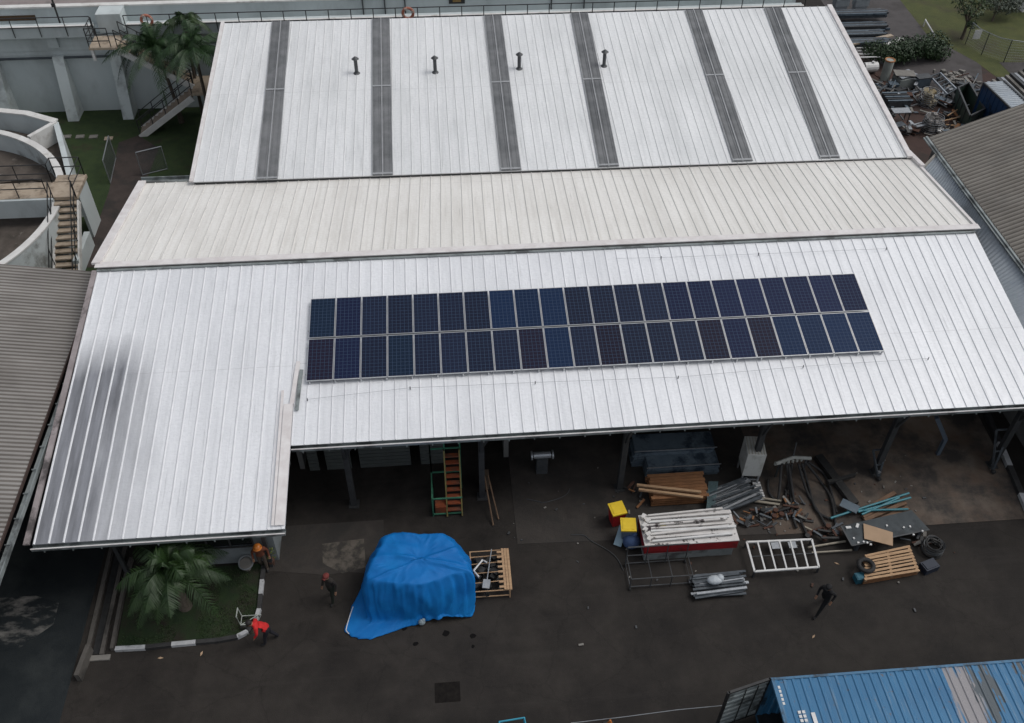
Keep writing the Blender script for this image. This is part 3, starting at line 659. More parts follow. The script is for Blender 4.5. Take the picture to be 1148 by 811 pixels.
b = MB(); b.wall(o_arc, .42, 2.45, 2.53); b.wall([at(62,136,2.5),at(32,153,2.5)], .26, 1.4, 2.5); b.build('outer_coping', m_wallw2, RT)
b = MB(); b.prism([(-26,18),(-26,24.5),(-19.4,25.0),(-16.1,23.6),(-15.2,21.0),(-14.2,18.6),(-16.5,19.8)], 1.2, 1.35); b.build('channel_bed', m_sludge, RT)
b = MB(); b.bb((-24,15.75,2.62), (-12.75,17.15,2.8)); b.bb((-14.2,17.1,2.62),(-12.75,17.75,2.8)); b.build('bridge_deck', m_tan, RT)
b = MB(); b.bb((-24,15.6,1.75), (-13.9,15.75,2.78)); b.build('bridge_beam', m_wallw, RT)
b = MB(); b.bb((-12.95,16.1,0), (-12.8,17.6,2.6)); b.bb((-12.9,13.0,0),(-12.62,15.4,.9)); b.build('stair_pier', m_wallw, RT)
railing([(-24,15.8,2.8),(-14.15,15.8,2.8)], 1.05, RT, 1.5); railing([(-24,17.1,2.8),(-14.3,17.1,2.8),(-14.3,17.7,2.8),(-12.85,17.7,2.8),(-12.85,15.8,2.8)], 1.05, RT, 1.5)
stair((-13.35,15.75,2.72), (-13.2,12.1,.0), 1.1, 13, RT, m_tan, m_wallw2)
b = MB(); q = at(27,280,1.6); b.box((q.x+.1,q.y-.1,1.55), (.9,.25,.4), rz=R(52)); b.build('overflow_opening', m_black, RT)

# stepping slabs and mesh gates on the lawn
for i, (px, py) in enumerate(((75,154),(90,154),(105,154),(122,156))):
    b = MB(); q = at(px, py); b.box(q+V3((0,0,.03)), (.48,.36,.06), rz=.05)
    b.solo('paving_slab', m_conc if i < 3 else m_tan, q, ('grey paving slab in the lawn nearest the round tank','second grey paving slab in the lawn from the round tank','third grey paving slab in the lawn from the round tank','tan paving slab beside the open mesh gate')[i], 'paving slab', 'stepping slabs in the lawn')
def gate(p0, p1, h, label):
    p0, p1 = V3(p0), V3(p1); t = thing('mesh_gate', label, 'gate', p0); b = MB()
    for z in (.05, h): b.tube([p0+V3((0,0,z)), p1+V3((0,0,z))], .03, 6)
    for p in (p0, p1): b.tube([p, p+V3((0,0,h))], .03, 6)
    b.build('gate_frame', m_galv, t); b = MB(); n = 9
    for k in range(1, n*2): q = p0.lerp(p1, k/(n*2)); b.tube([q, q+V3((0,0,h))], .007, 4)
    for k in range(1, n*2): z = V3((0,0,h*k/(n*2))); b.tube([p0+z, p1+z], .007, 4)
    b.build('wire_mesh', m_steel, t)
gate(at(124,206), at(130,178), 1.5, 'narrow wire mesh gate leaf standing open on the lawn left of the brown path')
gate(at(160,197), at(188,190), 1.5, 'wide wire mesh gate leaf right of the brown path beside the white roof')

# ------------------------------------------------------------------ trees and plants
def frond(b, o, az, el, L_, droop, wid, n=22):
    d = V3((math.cos(az), math.sin(az), 0)); pts = []
    for k in range(n+1):
        t = k/n; hor = L_*(t*math.cos(el)) * (1-.18*t*t*droop); ver = L_*(t*math.sin(el) - droop*t*t*.95)
        pts.append(o + d*hor + V3((0,0,ver)))
    b.tube(pts, .028, 4, .008)
    s = V3((-d.y, d.x, 0))
    for k in range(2, n+1):
        t = k/n; p = pts[k]; dd = (pts[k]-pts[k-1]).normalized(); l = wid*math.sin(math.pi*min(1, t*.86+.12))*random.uniform(.85, 1.12)
        for sg in (-1, 1):
            for q_ in (0,.5):
                bs = p - dd*q_*(L_/n)
                tip = bs + s*sg*l*.82 + dd*l*.5 - V3((0,0,l*random.uniform(.35,.95)))
                mid = bs.lerp(tip, .5)+V3((0,0,l*.07)); wv = dd*.017
                k0 = len(b.v); b.v += [bs-wv, bs+wv, mid+wv*1.2, tip, mid-wv*1.2]; b.f.append([k0,k0+1,k0+2,k0+4]); b.f.append([k0+4,k0+2,k0+3]); b.mi += [0,0]
def palm(base, h, lean, L_, nf, label, m, seed, tr=.10, wid=.55, name='palm_tree'):
    random.seed(seed); base = V3(base); t = thing(name, label, 'palm tree', base)
    pts = [base+V3((lean[0]*k*k/36, lean[1]*k*k/36, h*k/6)) for k in range(7)]
    b = MB(); b.tube(pts, [tr*1.6, tr*1.15, tr, tr*.95, tr*.9, tr*.95, tr*1.1], 10); b.build('trunk', m_bark, t)
    b = MB(); o = pts[-1]
    for k in range(nf):
        az = k*2.39996+random.uniform(-.2,.2); el = R(random.choice((75,60,45,30,20,8))) ; frond(b, o, az, el, L_*random.uniform(.8,1.1), random.uniform(.55,1.0), wid)
    b.build('crown', m, t)
palm((-10.2,27.5,0), 5.0, (-.3,-.4), 3.5, 36, 'tall dark green palm with arching fronds over the tank stair', m_palmd, 3, .11, .5)
palm((-8.0,25.9,0), 5.6, (.1,-.3), 3.2, 34, 'shorter palm beside the left edge of the rear roof', m_palmd, 5, .1, .5)
palm((-9.0,29.0-.8,0), 6.2, (.3,-.2), 1.8, 14, 'slender bright green palm against the tank wall, rear of the group', m_palm, 11, .09, .45)
palm((-4.5,-6.35,0), 2.7, (.1,-.1), 2.3, 36, 'young palm with long drooping green fronds in the planting bed under the eave', m_palm, 9, .16, .55)

def leafblob(b, c, r, n, s, up=.3):
    for _ in range(n):
        while True:
            v = V3([random.uniform(-1,1) for _ in range(3)])
            if .35 < v.length < 1: break
        lump = 1+.35*noise.noise(v*2.3+V3(c)*.31)
        p = V3(c)+V3((v.x*r[0], v.y*r[1], v.z*r[2]))*lump
        n_ = (v+V3([random.uniform(-.8,.8) for _ in range(3)])+V3((0,0,up))).normalized(); a = n_.orthogonal().normalized(); a.rotate(Matrix.Rotation(random.uniform(0,6.28), 3, n_)); c2 = n_.cross(a)
        q = s*random.uniform(.6,1.3); k0 = len(b.v); b.v += [p-a*q, p+c2*q*.45, p+a*q, p-c2*q*.45]; b.f.append([k0,k0+1,k0+2,k0+3]); b.mi.append(0)
def tree(base, h, clumps, label, m=m_leaf, seed=1, s=.13, n=420, tr=.2, name='tree'):
    random.seed(seed); base = V3(base); t = thing(name, label, 'tree', base); b = MB()
    fork = base+V3((0,0,h*.45)); b.tube([base, base+V3((.05,.05,h*.22)), fork], [tr, tr*.8, tr*.7], 10)
    for c in clumps:
        q = base+V3(c[0]); b.tube([fork, fork.lerp(q, .5)+V3((0,0,.15)), q], [tr*.55, tr*.35, tr*.12], 7)
    b.build('trunk', m_bark, t); b = MB()
    for c in clumps: leafblob(b, base+V3(c[0]), c[1], n, s)
    b.build('crown', m, t)
tb = at(1078,44); tree(tb, 2.6, [((.3,.0,1.9),(.7,.6,.45)),((-.5,.2,2.2),(.7,.6,.5)),((.9,.5,2.3),(.8,.7,.5)),((0,.4,2.7),(.9,.8,.5)),((1.4,.9,2.9),(.9,.8,.6)),((-1.0,.6,2.8),(.8,.7,.5)),((.2,-.3,1.2),(.4,.4,.3))], 'thin dark stemmed tree on the grass behind the yard at the top right', seed=4, n=150, tr=.13, s=.10)
tb = at(1112,24); tree(tb, 1.8, [((.3,.1,1.1),(.8,.7,.5)),((1.1,.1,1.0),(.8,.6,.45)),((1.6,.5,1.4),(.8,.8,.5)),((-.4,.4,1.5),(.7,.7,.5)),((.7,.8,1.7),(.9,.8,.5))], 'pale silvery green shrubby tree in front of the white wall at the top right corner', m=leafmat('silver_leaf', (.07,.09,.065), (.11,.13,.10)), seed=8, n=330, tr=.08, s=.10)
random.seed(21); b = MB(); hb = [at(983,72,.0), at(1000,70), at(1018,68), at(1034,66), at(1048,64)]
for q in hb:
    for _ in range(3): leafblob(b, q+V3((random.uniform(-.5,.5), random.uniform(-.5,.5), random.uniform(.5,1.1))), (.95,.8,.7), 500, .10)
ht = thing('hedge', 'dense dark green hedge along the yard edge beside the rear roof', 'hedge', hb[2]); b.build('foliage', m_hedge, ht)
b = MB()
for q in hb: b.tube([q, q+V3((.1,0,.6)), q+V3((.25,.1,1.0))], .05, 6)
b.build('stems', m_bark, ht)
# white building corner, fence and post behind the field
b = MB(); q = at(1150,14); b.bb((q.x-.3,q.y,0), (q.x+14,q.y+6,3.2)); wb = thing('white_building', 'corner of a plain white building at the top right corner', 'building', q); b.build('wall', m_wallw2, wb)
b = MB(); b.bb((q.x-.6,q.y-.3,3.2), (q.x+14.3,q.y+6.3,3.35)); b.build('roof', m_wallw2, wb)
q0, q1 = at(1035,30), at(1045,47); b = MB(); b.tube([q0+V3((0,0,.5)), q1+V3((0,0,.5))], .05, 8); b.tube([q0, q0+V3((0,0,.55))], .04, 8); b.tube([q1, q1+V3((0,0,.55))], .04, 8)
b.solo('barrier_rail', m_white, q0, 'short pale barrier rail beside the back road', 'barrier')
F_ = thing('wire_fence', 'sagging see-through wire fence along the grass field at the top right', 'fence', at(1100,60))
P_ = [at(1082,50), at(1100,62), at(1125,70), at(1160,72), at(1200,74)]
for i, p in enumerate(P_): b = MB(); b.tube([p, p+V3((0,0,1.6))], .035, 6); b.build('post', m_steel, F_)
b = MB()
for i in range(4):
    b.tube([P_[i]+V3((0,0,1.58)), P_[i].lerp(P_[i+1], .5)+V3((0,0,1.5)), P_[i+1]+V3((0,0,1.58))], .025, 5)
    for k in range(1, 9): b.tube([P_[i]+V3((0,0,k*.18)), P_[i+1]+V3((0,0,k*.18))], .006, 4)
    for k in range(1, 16): q = P_[i].lerp(P_[i+1], k/16); b.tube([q, q+V3((0,0,1.52))], .006, 4)
b.build('wire', m_galv, F_)
b = MB(); q = at(1090,52)+V3((0,-.1,.9)); b.box(q, (.5,.04,.65)); b.solo('notice_board', m_white, q, 'small blank white board fixed to the wire fence', 'board')

# ------------------------------------------------------------------ kerbs, planting bed and drain channel on the left
random.seed(31)
bed = [(-6.62,-7.85),(-4.0,-7.85),(-2.6,-7.72),(-2.15,-7.52),(-1.9,-7.15),(-1.88,-5.0),(-1.9,-4.75),(-6.75,-4.75)]
struct('planting_bed', bed, .03, mat('bed_grass', (.010,.024,.007), (.020,.040,.010), 1.5, .9, bump=.6, bscale=25, c3=(.022,.017,.012), s3=.8, f3=(.45,.62)))
b = MB()
def inside(x, y): return -6.5 < x < -2.0 and -7.7 < y < -4.9
for _ in range(5200):
    x, y = random.uniform(-6.5,-2.0), random.uniform(-7.7,-4.9)
    if noise.noise(V3((x*.8, y*.8, 2))) < -.12: continue
    a = random.uniform(0, 6.28); h = random.uniform(.04,.11); dx, dy = math.cos(a)*.012, math.sin(a)*.012; k0 = len(b.v)
    b.v += [V3((x-dx,y-dy,.03)), V3((x+dx,y+dy,.03)), V3((x+dy*3,y-dx*3,.03+h))]; b.f.append([k0,k0+1,k0+2]); b.mi.append(0)
b.solo('bed_grass', m_grassb, (-4.3,-6.3,.03), 'short dark grass growing in the planting bed around the young palm', 'grass', kind='stuff')
kp = [(-6.62,-7.88),(-5.6,-7.9),(-4.72,-7.86),(-3.9,-7.84),(-3.1,-7.82),(-2.5,-7.74),(-2.15,-7.55),(-1.93,-7.2),(-1.85,-6.7),(-1.86,-6.1),(-1.87,-5.5),(-1.88,-4.9)]
kerb = thing('kerb', 'black and white painted kerb curving round the planting bed with the palm', 'kerb', (kp[0][0],kp[0][1],0))
for i in range(len(kp)-1):
    b = MB(); b.bar((*kp[i],.07), (*kp[i+1],.07), .15, .14); b.build('kerb_block', m_kerbw if i in (0,2,5,7,9) else m_kerbb, kerb)
b = MB(); b.bar((-6.72,-7.9,.1), (-6.85,-4.8,.1), .12, .2); b.bar((-6.85,-4.8,.1), (-6.8,-4.2,.1), .12, .2); b.solo('bed_edging', mat('dark_damp_concrete', (.07,.065,.058), (.11,.10,.09), 1.5, .85, c3=(.04,.037,.033), s3=.8), (-6.75,-7.9,0), 'narrow rough concrete edging along the left side of the palm bed', 'edging')
kr_ = thing('kerb', 'black and white painted kerb at the right edge of the brown concrete slab', 'kerb', (27.7,-4.6,0)); 
for i, (y0, y1) in enumerate(((-5.0,-3.85),(-3.85,-2.45),(-2.45,-1.2),(-1.2,.4))):
    b = MB(); f = lambda y: 27.75+.13*(y+4.6); b.bar((f(y0),y0,.1), (f(y1),y1,.1), .22, .2); b.build('kerb_block', (m_kerbw, m_kerbb, m_kerbw, m_kerbb)[i], kr_)
ch = thing('drain_channel', 'long dark open drain channel with concrete edges between the driveway and the palm bed', 'drain', (-7.3,-6,0))
b = MB(); b.bar((-7.28,-8.0,.02), (-7.4,-3.0,.02), .22, .02); b.build('channel_floor', m_black, ch)
for x in (-7.05,-7.56):
    b = MB(); b.bar((x,-8.05,.06), (x-.12,-3.0,.06), .14, .12); b.build('channel_edge', mat('dark_damp_concrete', (.07,.065,.058), (.11,.10,.09), 1.5, .85, c3=(.04,.037,.033), s3=.8), ch)
b = MB(); b.bar((-7.45,-7.85,.22), (-7.58,-8.95,.22), .16, .44); b.solo('low_wall', mat('dark_damp_concrete', (.07,.065,.058), (.11,.10,.09), 1.5, .85, c3=(.04,.037,.033), s3=.8), (-7.5,-8.4,0), 'short grey concrete wall stub at the end of the drain channel', 'wall')
b = MB(); b.bb((-7.55,-8.25,.004), (-6.75,-8.05,.06)); b.solo('drain_cover', m_conc, (-7.1,-8.15,0), 'concrete drain cover across the channel end', 'drain cover')
b = MB(); b.box((4.75,-10.3,.006), (.85,.7,.008)); b.solo('manhole_cover', mat('dark_manhole', (.008,.007,.007), (.018,.016,.014), 5, .95, spec=.1), (4.75,-10.3,0), 'dark square manhole cover in the asphalt below the blue tarpaulin', 'manhole cover')
random.seed(5)
for i, (px, py) in enumerate(((453,705),(500,710),(530,713),(530,725),(466,722))):
    q = at(px, py); b = MB(); r0 = random.uniform(.06,.13); b.prism([(q.x+math.cos(a*.7)*r0*random.uniform(.7,1.2), q.y+math.sin(a*.7)*r0*random.uniform(.7,1.2)) for a in range(9)], .003, .006)
    b.solo('oil_stain', mat('oil', (.006,.006,.006), (.009,.008,.008), 5, .95, spec=.1), q, kind='structure')
pts = [at(640,811)+V3((0,0,.01)), at(700,804)+V3((0,0,.01)), at(760,796)+V3((0,0,.01)), at(825,790)+V3((0,0,.01))]
b = MB(); b.tube(pts, .012, 5); b.solo('rope', m_galv, pts[0], 'thin pale rope lying on the asphalt to the left of the open container door', 'rope')
for i, (px, py) in enumerate(((180,738),(226,733),(938,632),(912,714))):
    q = at(px, py); b = MB(); a = i*1.3; d = V3((math.cos(a), math.sin(a), 0))*.10; s_ = V3((-d.y, d.x, 0))*.35
    b.add([q-d+V3((0,0,.01)), q+s_+V3((0,0,.03)), q+d+V3((0,0,.015)), q-s_+V3((0,0,.01)), q-d, q+s_, q+d, q-s_], [(0,1,2,3),(7,6,5,4),(0,4,5,1),(1,5,6,2),(2,6,7,3),(3,7,4,0)])
    b.solo('dry_leaf', m_card, q, ('curled dry leaf on the asphalt below the striped kerb','dry leaf on the asphalt just below the kerb corner','pale scrap on the asphalt left of the wooden pallet','small pale scrap on the open asphalt above the container')[i], 'leaf' if i < 2 else 'scrap')

# ------------------------------------------------------------------ blue container with an open door
def cont_mat():
    m = bpy.data.materials.new('worn_blue_container'); m.use_nodes = True; n = m.node_tree; L = n.links; b = n.nodes['Principled BSDF']
    tc = n.nodes.new('ShaderNodeTexCoord'); sp = n.nodes.new('ShaderNodeSeparateXYZ'); L.new(tc.outputs['Object'], sp.inputs[0])
    def mt(op, a, b_=None):
        x = n.nodes.new('ShaderNodeMath'); x.operation = op
        for i, v in enumerate((a, b_)):
            if v is None: continue
            if isinstance(v, (int, float)): x.inputs[i].default_value = v
            else: L.new(v, x.inputs[i])
        return x.outputs[0]
    def nz(sc_, stx=1, sty=1, det=6):
        mp = n.nodes.new('ShaderNodeMapping'); mp.inputs['Scale'].default_value = (stx, sty, 1); L.new(tc.outputs['Object'], mp.inputs[0]); x = n.nodes.new('ShaderNodeTexNoise'); x.inputs['Scale'].default_value = sc_; x.inputs['Detail'].default_value = det; L.new(mp.outputs[0], x.inputs[0]); return x.outputs[0]
    def rg(v, a, b_): x = n.nodes.new('ShaderNodeMapRange'); L.new(v, x.inputs[0]); x.inputs[1].default_value = a; x.inputs[2].default_value = b_; return x.outputs[0]
    def mx(f, a, b_):
        x = n.nodes.new('ShaderNodeMix'); x.data_type = 'RGBA'; L.new(f, x.inputs[0])
        for i, v in ((6, a), (7, b_)):
            if isinstance(v, tuple): x.inputs[i].default_value = (*v, 1)
            else: L.new(v, x.inputs[i])
        return x.outputs[2]
    c = mx(rg(nz(.9), .3, .7), (.025,.135,.275), (.035,.165,.32))
    c = mx(mt('MULTIPLY', rg(nz(3, 3, .3), .55, .75), .5), c, (.22,.30,.36))
    wnn = n.nodes.new('ShaderNodeTexWhiteNoise'); wnn.noise_dimensions = '1D'; L.new(mt('FLOOR', mt('DIVIDE', sp.outputs[0], .069)), wnn.inputs['W'])
    wob = mt('MULTIPLY', mt('SUBTRACT', nz(1.2), .5), .5); woy = mt('ADD', mt('MULTIPLY', mt('SUBTRACT', wnn.outputs[0], .5), 1.5), mt('MULTIPLY', mt('SUBTRACT', nz(6, 2, .6), .5), 1.2))
    def blob(cx0, cy0, rx, ry, e):
        dx = mt('DIVIDE', mt('SUBTRACT', mt('ADD', sp.outputs[0], wob), cx0), rx); dy = mt('DIVIDE', mt('SUBTRACT', mt('ADD', sp.outputs[1], woy), cy0), ry)
        dd = mt('ADD', mt('MULTIPLY', dx, dx), mt('MULTIPLY', dy, dy)); return rg(dd, 1+e, 1-e)
    c = mx(blob(5.9, 1.4, .55, 1.3, .3), c, (.27,.26,.27))
    c = mx(blob(6.55, 1.4, .42, .85, .08), c, (.075,.095,.11)); c = mx(blob(8.0, 1.9, .3, .5, .08), c, (.08,.09,.10))
    c = mx(mt('MULTIPLY', rg(nz(5), .66, .72), .7), c, (.12,.10,.09))
    L.new(c, b.inputs['Base Color']); b.inputs['Roughness'].default_value = .55
    return m
m_cont = cont_mat()
CT = thing('shipping_container', 'long blue shipping container with worn patches on its roof and one end door swung open', 'container', (14.85,-14.33,0))
x0, x1, y0, y1, zt = 14.85, 27.0, -14.33, -11.89, 2.58
ribbed((x0+.06,y0+.06,zt-.03), (x1-.06,y0+.06,zt-.03), (x1-.06,y1-.06,zt-.03), (x0+.06,y1-.06,zt-.03), .275, .03, CT, 'roof_panel', [m_cont], wtop=.07, wbase=.13, nv=3, wob=.008)
ribbed((x0+.06,y1-.06,.15), (x1-.06,y1-.06,.15), (x1-.06,y1-.06,zt-.06), (x0+.06,y1-.06,zt-.06), .275, .03, CT, 'side_panel', [m_cont], wtop=.07, wbase=.14, nv=1, wob=0)
ribbed((x0+.06,y0+.06,.15), (x1-.06,y0+.06,.15), (x1-.06,y0+.06,zt-.06), (x0+.06,y0+.06,zt-.06), .275, .03, CT, 'side_panel', [m_cont], wtop=.07, wbase=.14, nv=1, wob=0)
b = MB()
for y in (y0, y1):
    yy = y+.04 if y == y0 else y-.04
    b.bar((x0,yy,zt-.03), (x1,yy,zt-.03), .08, .09); b.bar((x0,yy,.08), (x1,yy,.08), .08, .16)
    for x in (x0+.05, x1-.05): b.bar((x,yy,.0), (x,yy,zt), .11, .10)
for x in (x0+.04, x1-.04): b.bar((x,y0,zt-.03), (x,y1,zt-.03), .09, .1); b.bar((x,y0,.08), (x,y1,.08), .09, .16)
b.build('frame', mat('blue_frame', (.05,.17,.30), (.04,.13,.24), 2, .5, c3=(.02,.04,.06), s3=1.3), CT)
b = MB(); b.bb((x0,y0,.16), (x1,y1,.2)); b.build('floor', m_black, CT)
b = MB(); b.bb((x1-.08,y0+.1,.2), (x1-.05,y1-.1,zt-.08)); b.build('end_panel', m_cont, CT)
h0, h1 = V3((x0-.02,y1+.0,0)), V3((13.43,-12.24,0)); dd = (h1-h0)
dz_ = ribbed(h0+V3((0,0,.2)), h0+V3((0,0,2.5)), h1+V3((0,0,2.5)), h1+V3((0,0,.2)), .30, .03, CT, 'door', [mat('faded_grey_door', (.20,.235,.24), (.26,.29,.29), 2, .55, c3=(.06,.07,.07), s3=1.5)], wtop=.10, wbase=.17, nv=2, wob=0)
b = MB()
for z in (.18, 2.52): b.bar(h0+V3((0,0,z)), h1+V3((0,0,z)), .08, .08)
for h in (h0, h1): b.bar(h+V3((0,0,.15)), h+V3((0,0,2.56)), .08, .08)
b.build('door_frame', m_black, dz_)
b = MB()
for t in (.3, .6): q = h0.lerp(h1, t)+V3((.03,-.06,0)); b.tube([q+V3((0,0,.2)), q+V3((0,0,2.5))], .02, 6)
b.build('lock_rod', m_black, dz_)
b = MB()
for k in range(5): b.box((x0+.16,y1-.32-k*.13,zt+.006), (.07,.09,.01))
for k in range(9): b.box((x0+.55+(k % 2)*.13,y1-1.15-k//2*.13,zt+.008), (.09,.09,.01))
for k in range(4): b.box((x0+.6,y1-1.72-k*.12,zt+.012), (.12,.07,.01))
b.box((x0+.95,y1-1.5,zt+.014), (.12,.62,.01)); b.build('white_marking', m_white, CT)

# ------------------------------------------------------------------ tarpaulin over a machine
def catmull(P, n, closed=True):
    out = []; N = len(P)
    for i in range(N):
        p0, p1, p2, p3 = P[(i-1) % N], P[i], P[(i+1) % N], P[(i+2) % N]
        for k in range(n):
            t = k/n; lin = p1.lerp(p2, t)
            c = .5*((2*p1)+(p2-p0)*t+(2*p0-5*p1+4*p2-p3)*t*t+(-p0+3*p1-3*p2+p3)*t*t*t); out.append(lin.lerp(c, .55))
    return out
top = [at(436,600,2.0), at(466,599,2.02), at(496,600,2.0), at(514,617,1.95), at(526,641,1.85), at(505,645,1.9), at(470,656,1.95), at(438,654,1.93), at(411,648,1.88), at(421,624,1.95)]
bot = [V3((2.5,-4.75,.25)), V3((3.9,-4.65,.25)), V3((5.2,-4.8,.25)), V3((5.72,-5.8,.3)), at(528,685,.2), at(500,688,.35), at(468,690,.3), at(438,694,.12), at(414,694,.10), V3((1.95,-5.7,.2))]
hem = [V3((2.45,-4.6,.03)), V3((3.9,-4.5,.03)), V3((5.3,-4.65,.03)), V3((5.85,-5.8,.05)), at(529,689,.05), at(500,691,.30), at(470,698,.05), at(414,717,.04), at(388,707,.04), V3((1.85,-5.7,.03))]
cen = sum(top, V3())/len(top)+V3((0,0,.06))
NS = 24; T0, B0_, H0 = catmull(top, NS), catmull(bot, NS), catmull(hem, NS)
rings = []
for t in (.1,.2,.3,.4,.5,.6,.7,.8,.88,.95): rings.append([V3((cen.x+(p.x-cen.x)*t, cen.y+(p.y-cen.y)*t, cen.z+(p.z-cen.z)*t**3)) for p in T0])
rings.append(T0)
for t in (.06,.15,.28,.42,.56,.7,.85): 
    rings.append([a.lerp(b_, t)+ (V3((a.x-cen.x, a.y-cen.y, 0)).normalized()*.10*math.sin(t*3.14)) for a, b_ in zip(T0, B0_)])
rings.append(B0_)
for t in (.25,.5,.75,1): rings.append([a.lerp(b_, t) for a, b_ in zip(B0_, H0)])
m = MB(); n_ = len(T0); m.v.append(cen+V3((0,0,.02)))
for ri, rg_ in enumerate(rings):
    for i, p in enumerate(rg_):
        o_ = V3((p.x-cen.x, p.y-cen.y, 0)); o_ = o_.normalized() if o_.length > .01 else V3((1,0,0))
        f = 0
        if ri > 10: f = .10*noise.noise(V3((i*.16, ri*.16, 1)))+.07*abs(noise.noise(V3((i*.38+ri*.25, ri*.12, 5))))
        up = .05*noise.noise(p*1.3)+.035*abs(noise.noise(V3((p.x*1.1+p.y*2.0, p.y*.8-p.x*.3, 3)))) if ri <= 11 else 0
        if ri <= 10:  # diagonal tension folds
            up += .07*math.exp(-((p.y+6.35+.22*(p.x-4))/.07)**2)*(1 if 3.2 < p.x < 5.4 else .2) + .05*math.exp(-((p.y+6.75-.35*(p.x-3))/.06)**2)
        rdg = 1-abs(noise.noise(V3((p.x*.45-p.y*.25, p.y*1.9+p.x*.55, p.z*1.0+7))))*2.4; rd2 = 1-abs(noise.noise(V3((p.x*1.2+p.y*1.4, p.y*.6-p.x*2.2, p.z*1.4+3))))*2.4
        cr = .055*max(0, rdg-.55)/.45+.028*max(0, rd2-.55)/.45
        if ri >= len(rings)-4: cr *= .4
        m.v.append(p + o_*f + (V3((0,0,up+cr)) if ri <= 10 else o_*cr*1.3))
for i in range(n_): m.f.append([0, 1+i, 1+(i+1) % n_]); m.mi.append(0)
for ri in range(len(rings)-1):
    for i in range(n_): a = 1+ri*n_+i; b_ = 1+ri*n_+(i+1) % n_; m.f.append([a, a+n_, b_+n_, b_]); m.mi.append(0)
TP = thing('tarpaulin', 'bright blue tarpaulin draped over a large covered machine in the yard', 'tarpaulin', (4,-6.2,0))
o = m.build('sheet', m_blue, TP, smooth=True); sb = o.modifiers.new('sub', 'SUBSURF'); sb.levels = 1; sb.render_levels = 1
sf = o.modifiers.new('thick', 'SOLIDIFY'); sf.thickness = .012
b = MB(); hp = [q+V3((0,0,.03)) for q in H0]
b.tube([hp[i] for i in range(NS*8-5, NS*8+12)], .018, 5); b.build('hem_cord', m_white, TP)
for i, (px, py) in enumerate(((511,686),(525,683),(473,698))):
    q = at(px, py, .15); b = MB(); b.ball(q+V3((0,0,.02)), .13, 9, 6, (1.0,.8,1.1)); b.ball(q+V3((.06,.02,.12)), .07, 8, 5)
    b.solo('weight_bag', mat('grey_bag', (.30,.36,.38), (.20,.26,.29), 8, .5), q-V3((0,0,.13)), ('grey weight bag holding the tarpaulin at its lower right corner, left of two','grey weight bag at the extreme right corner of the blue tarpaulin','small blue grey bag on the asphalt below the front edge of the tarpaulin')[i], 'bag')

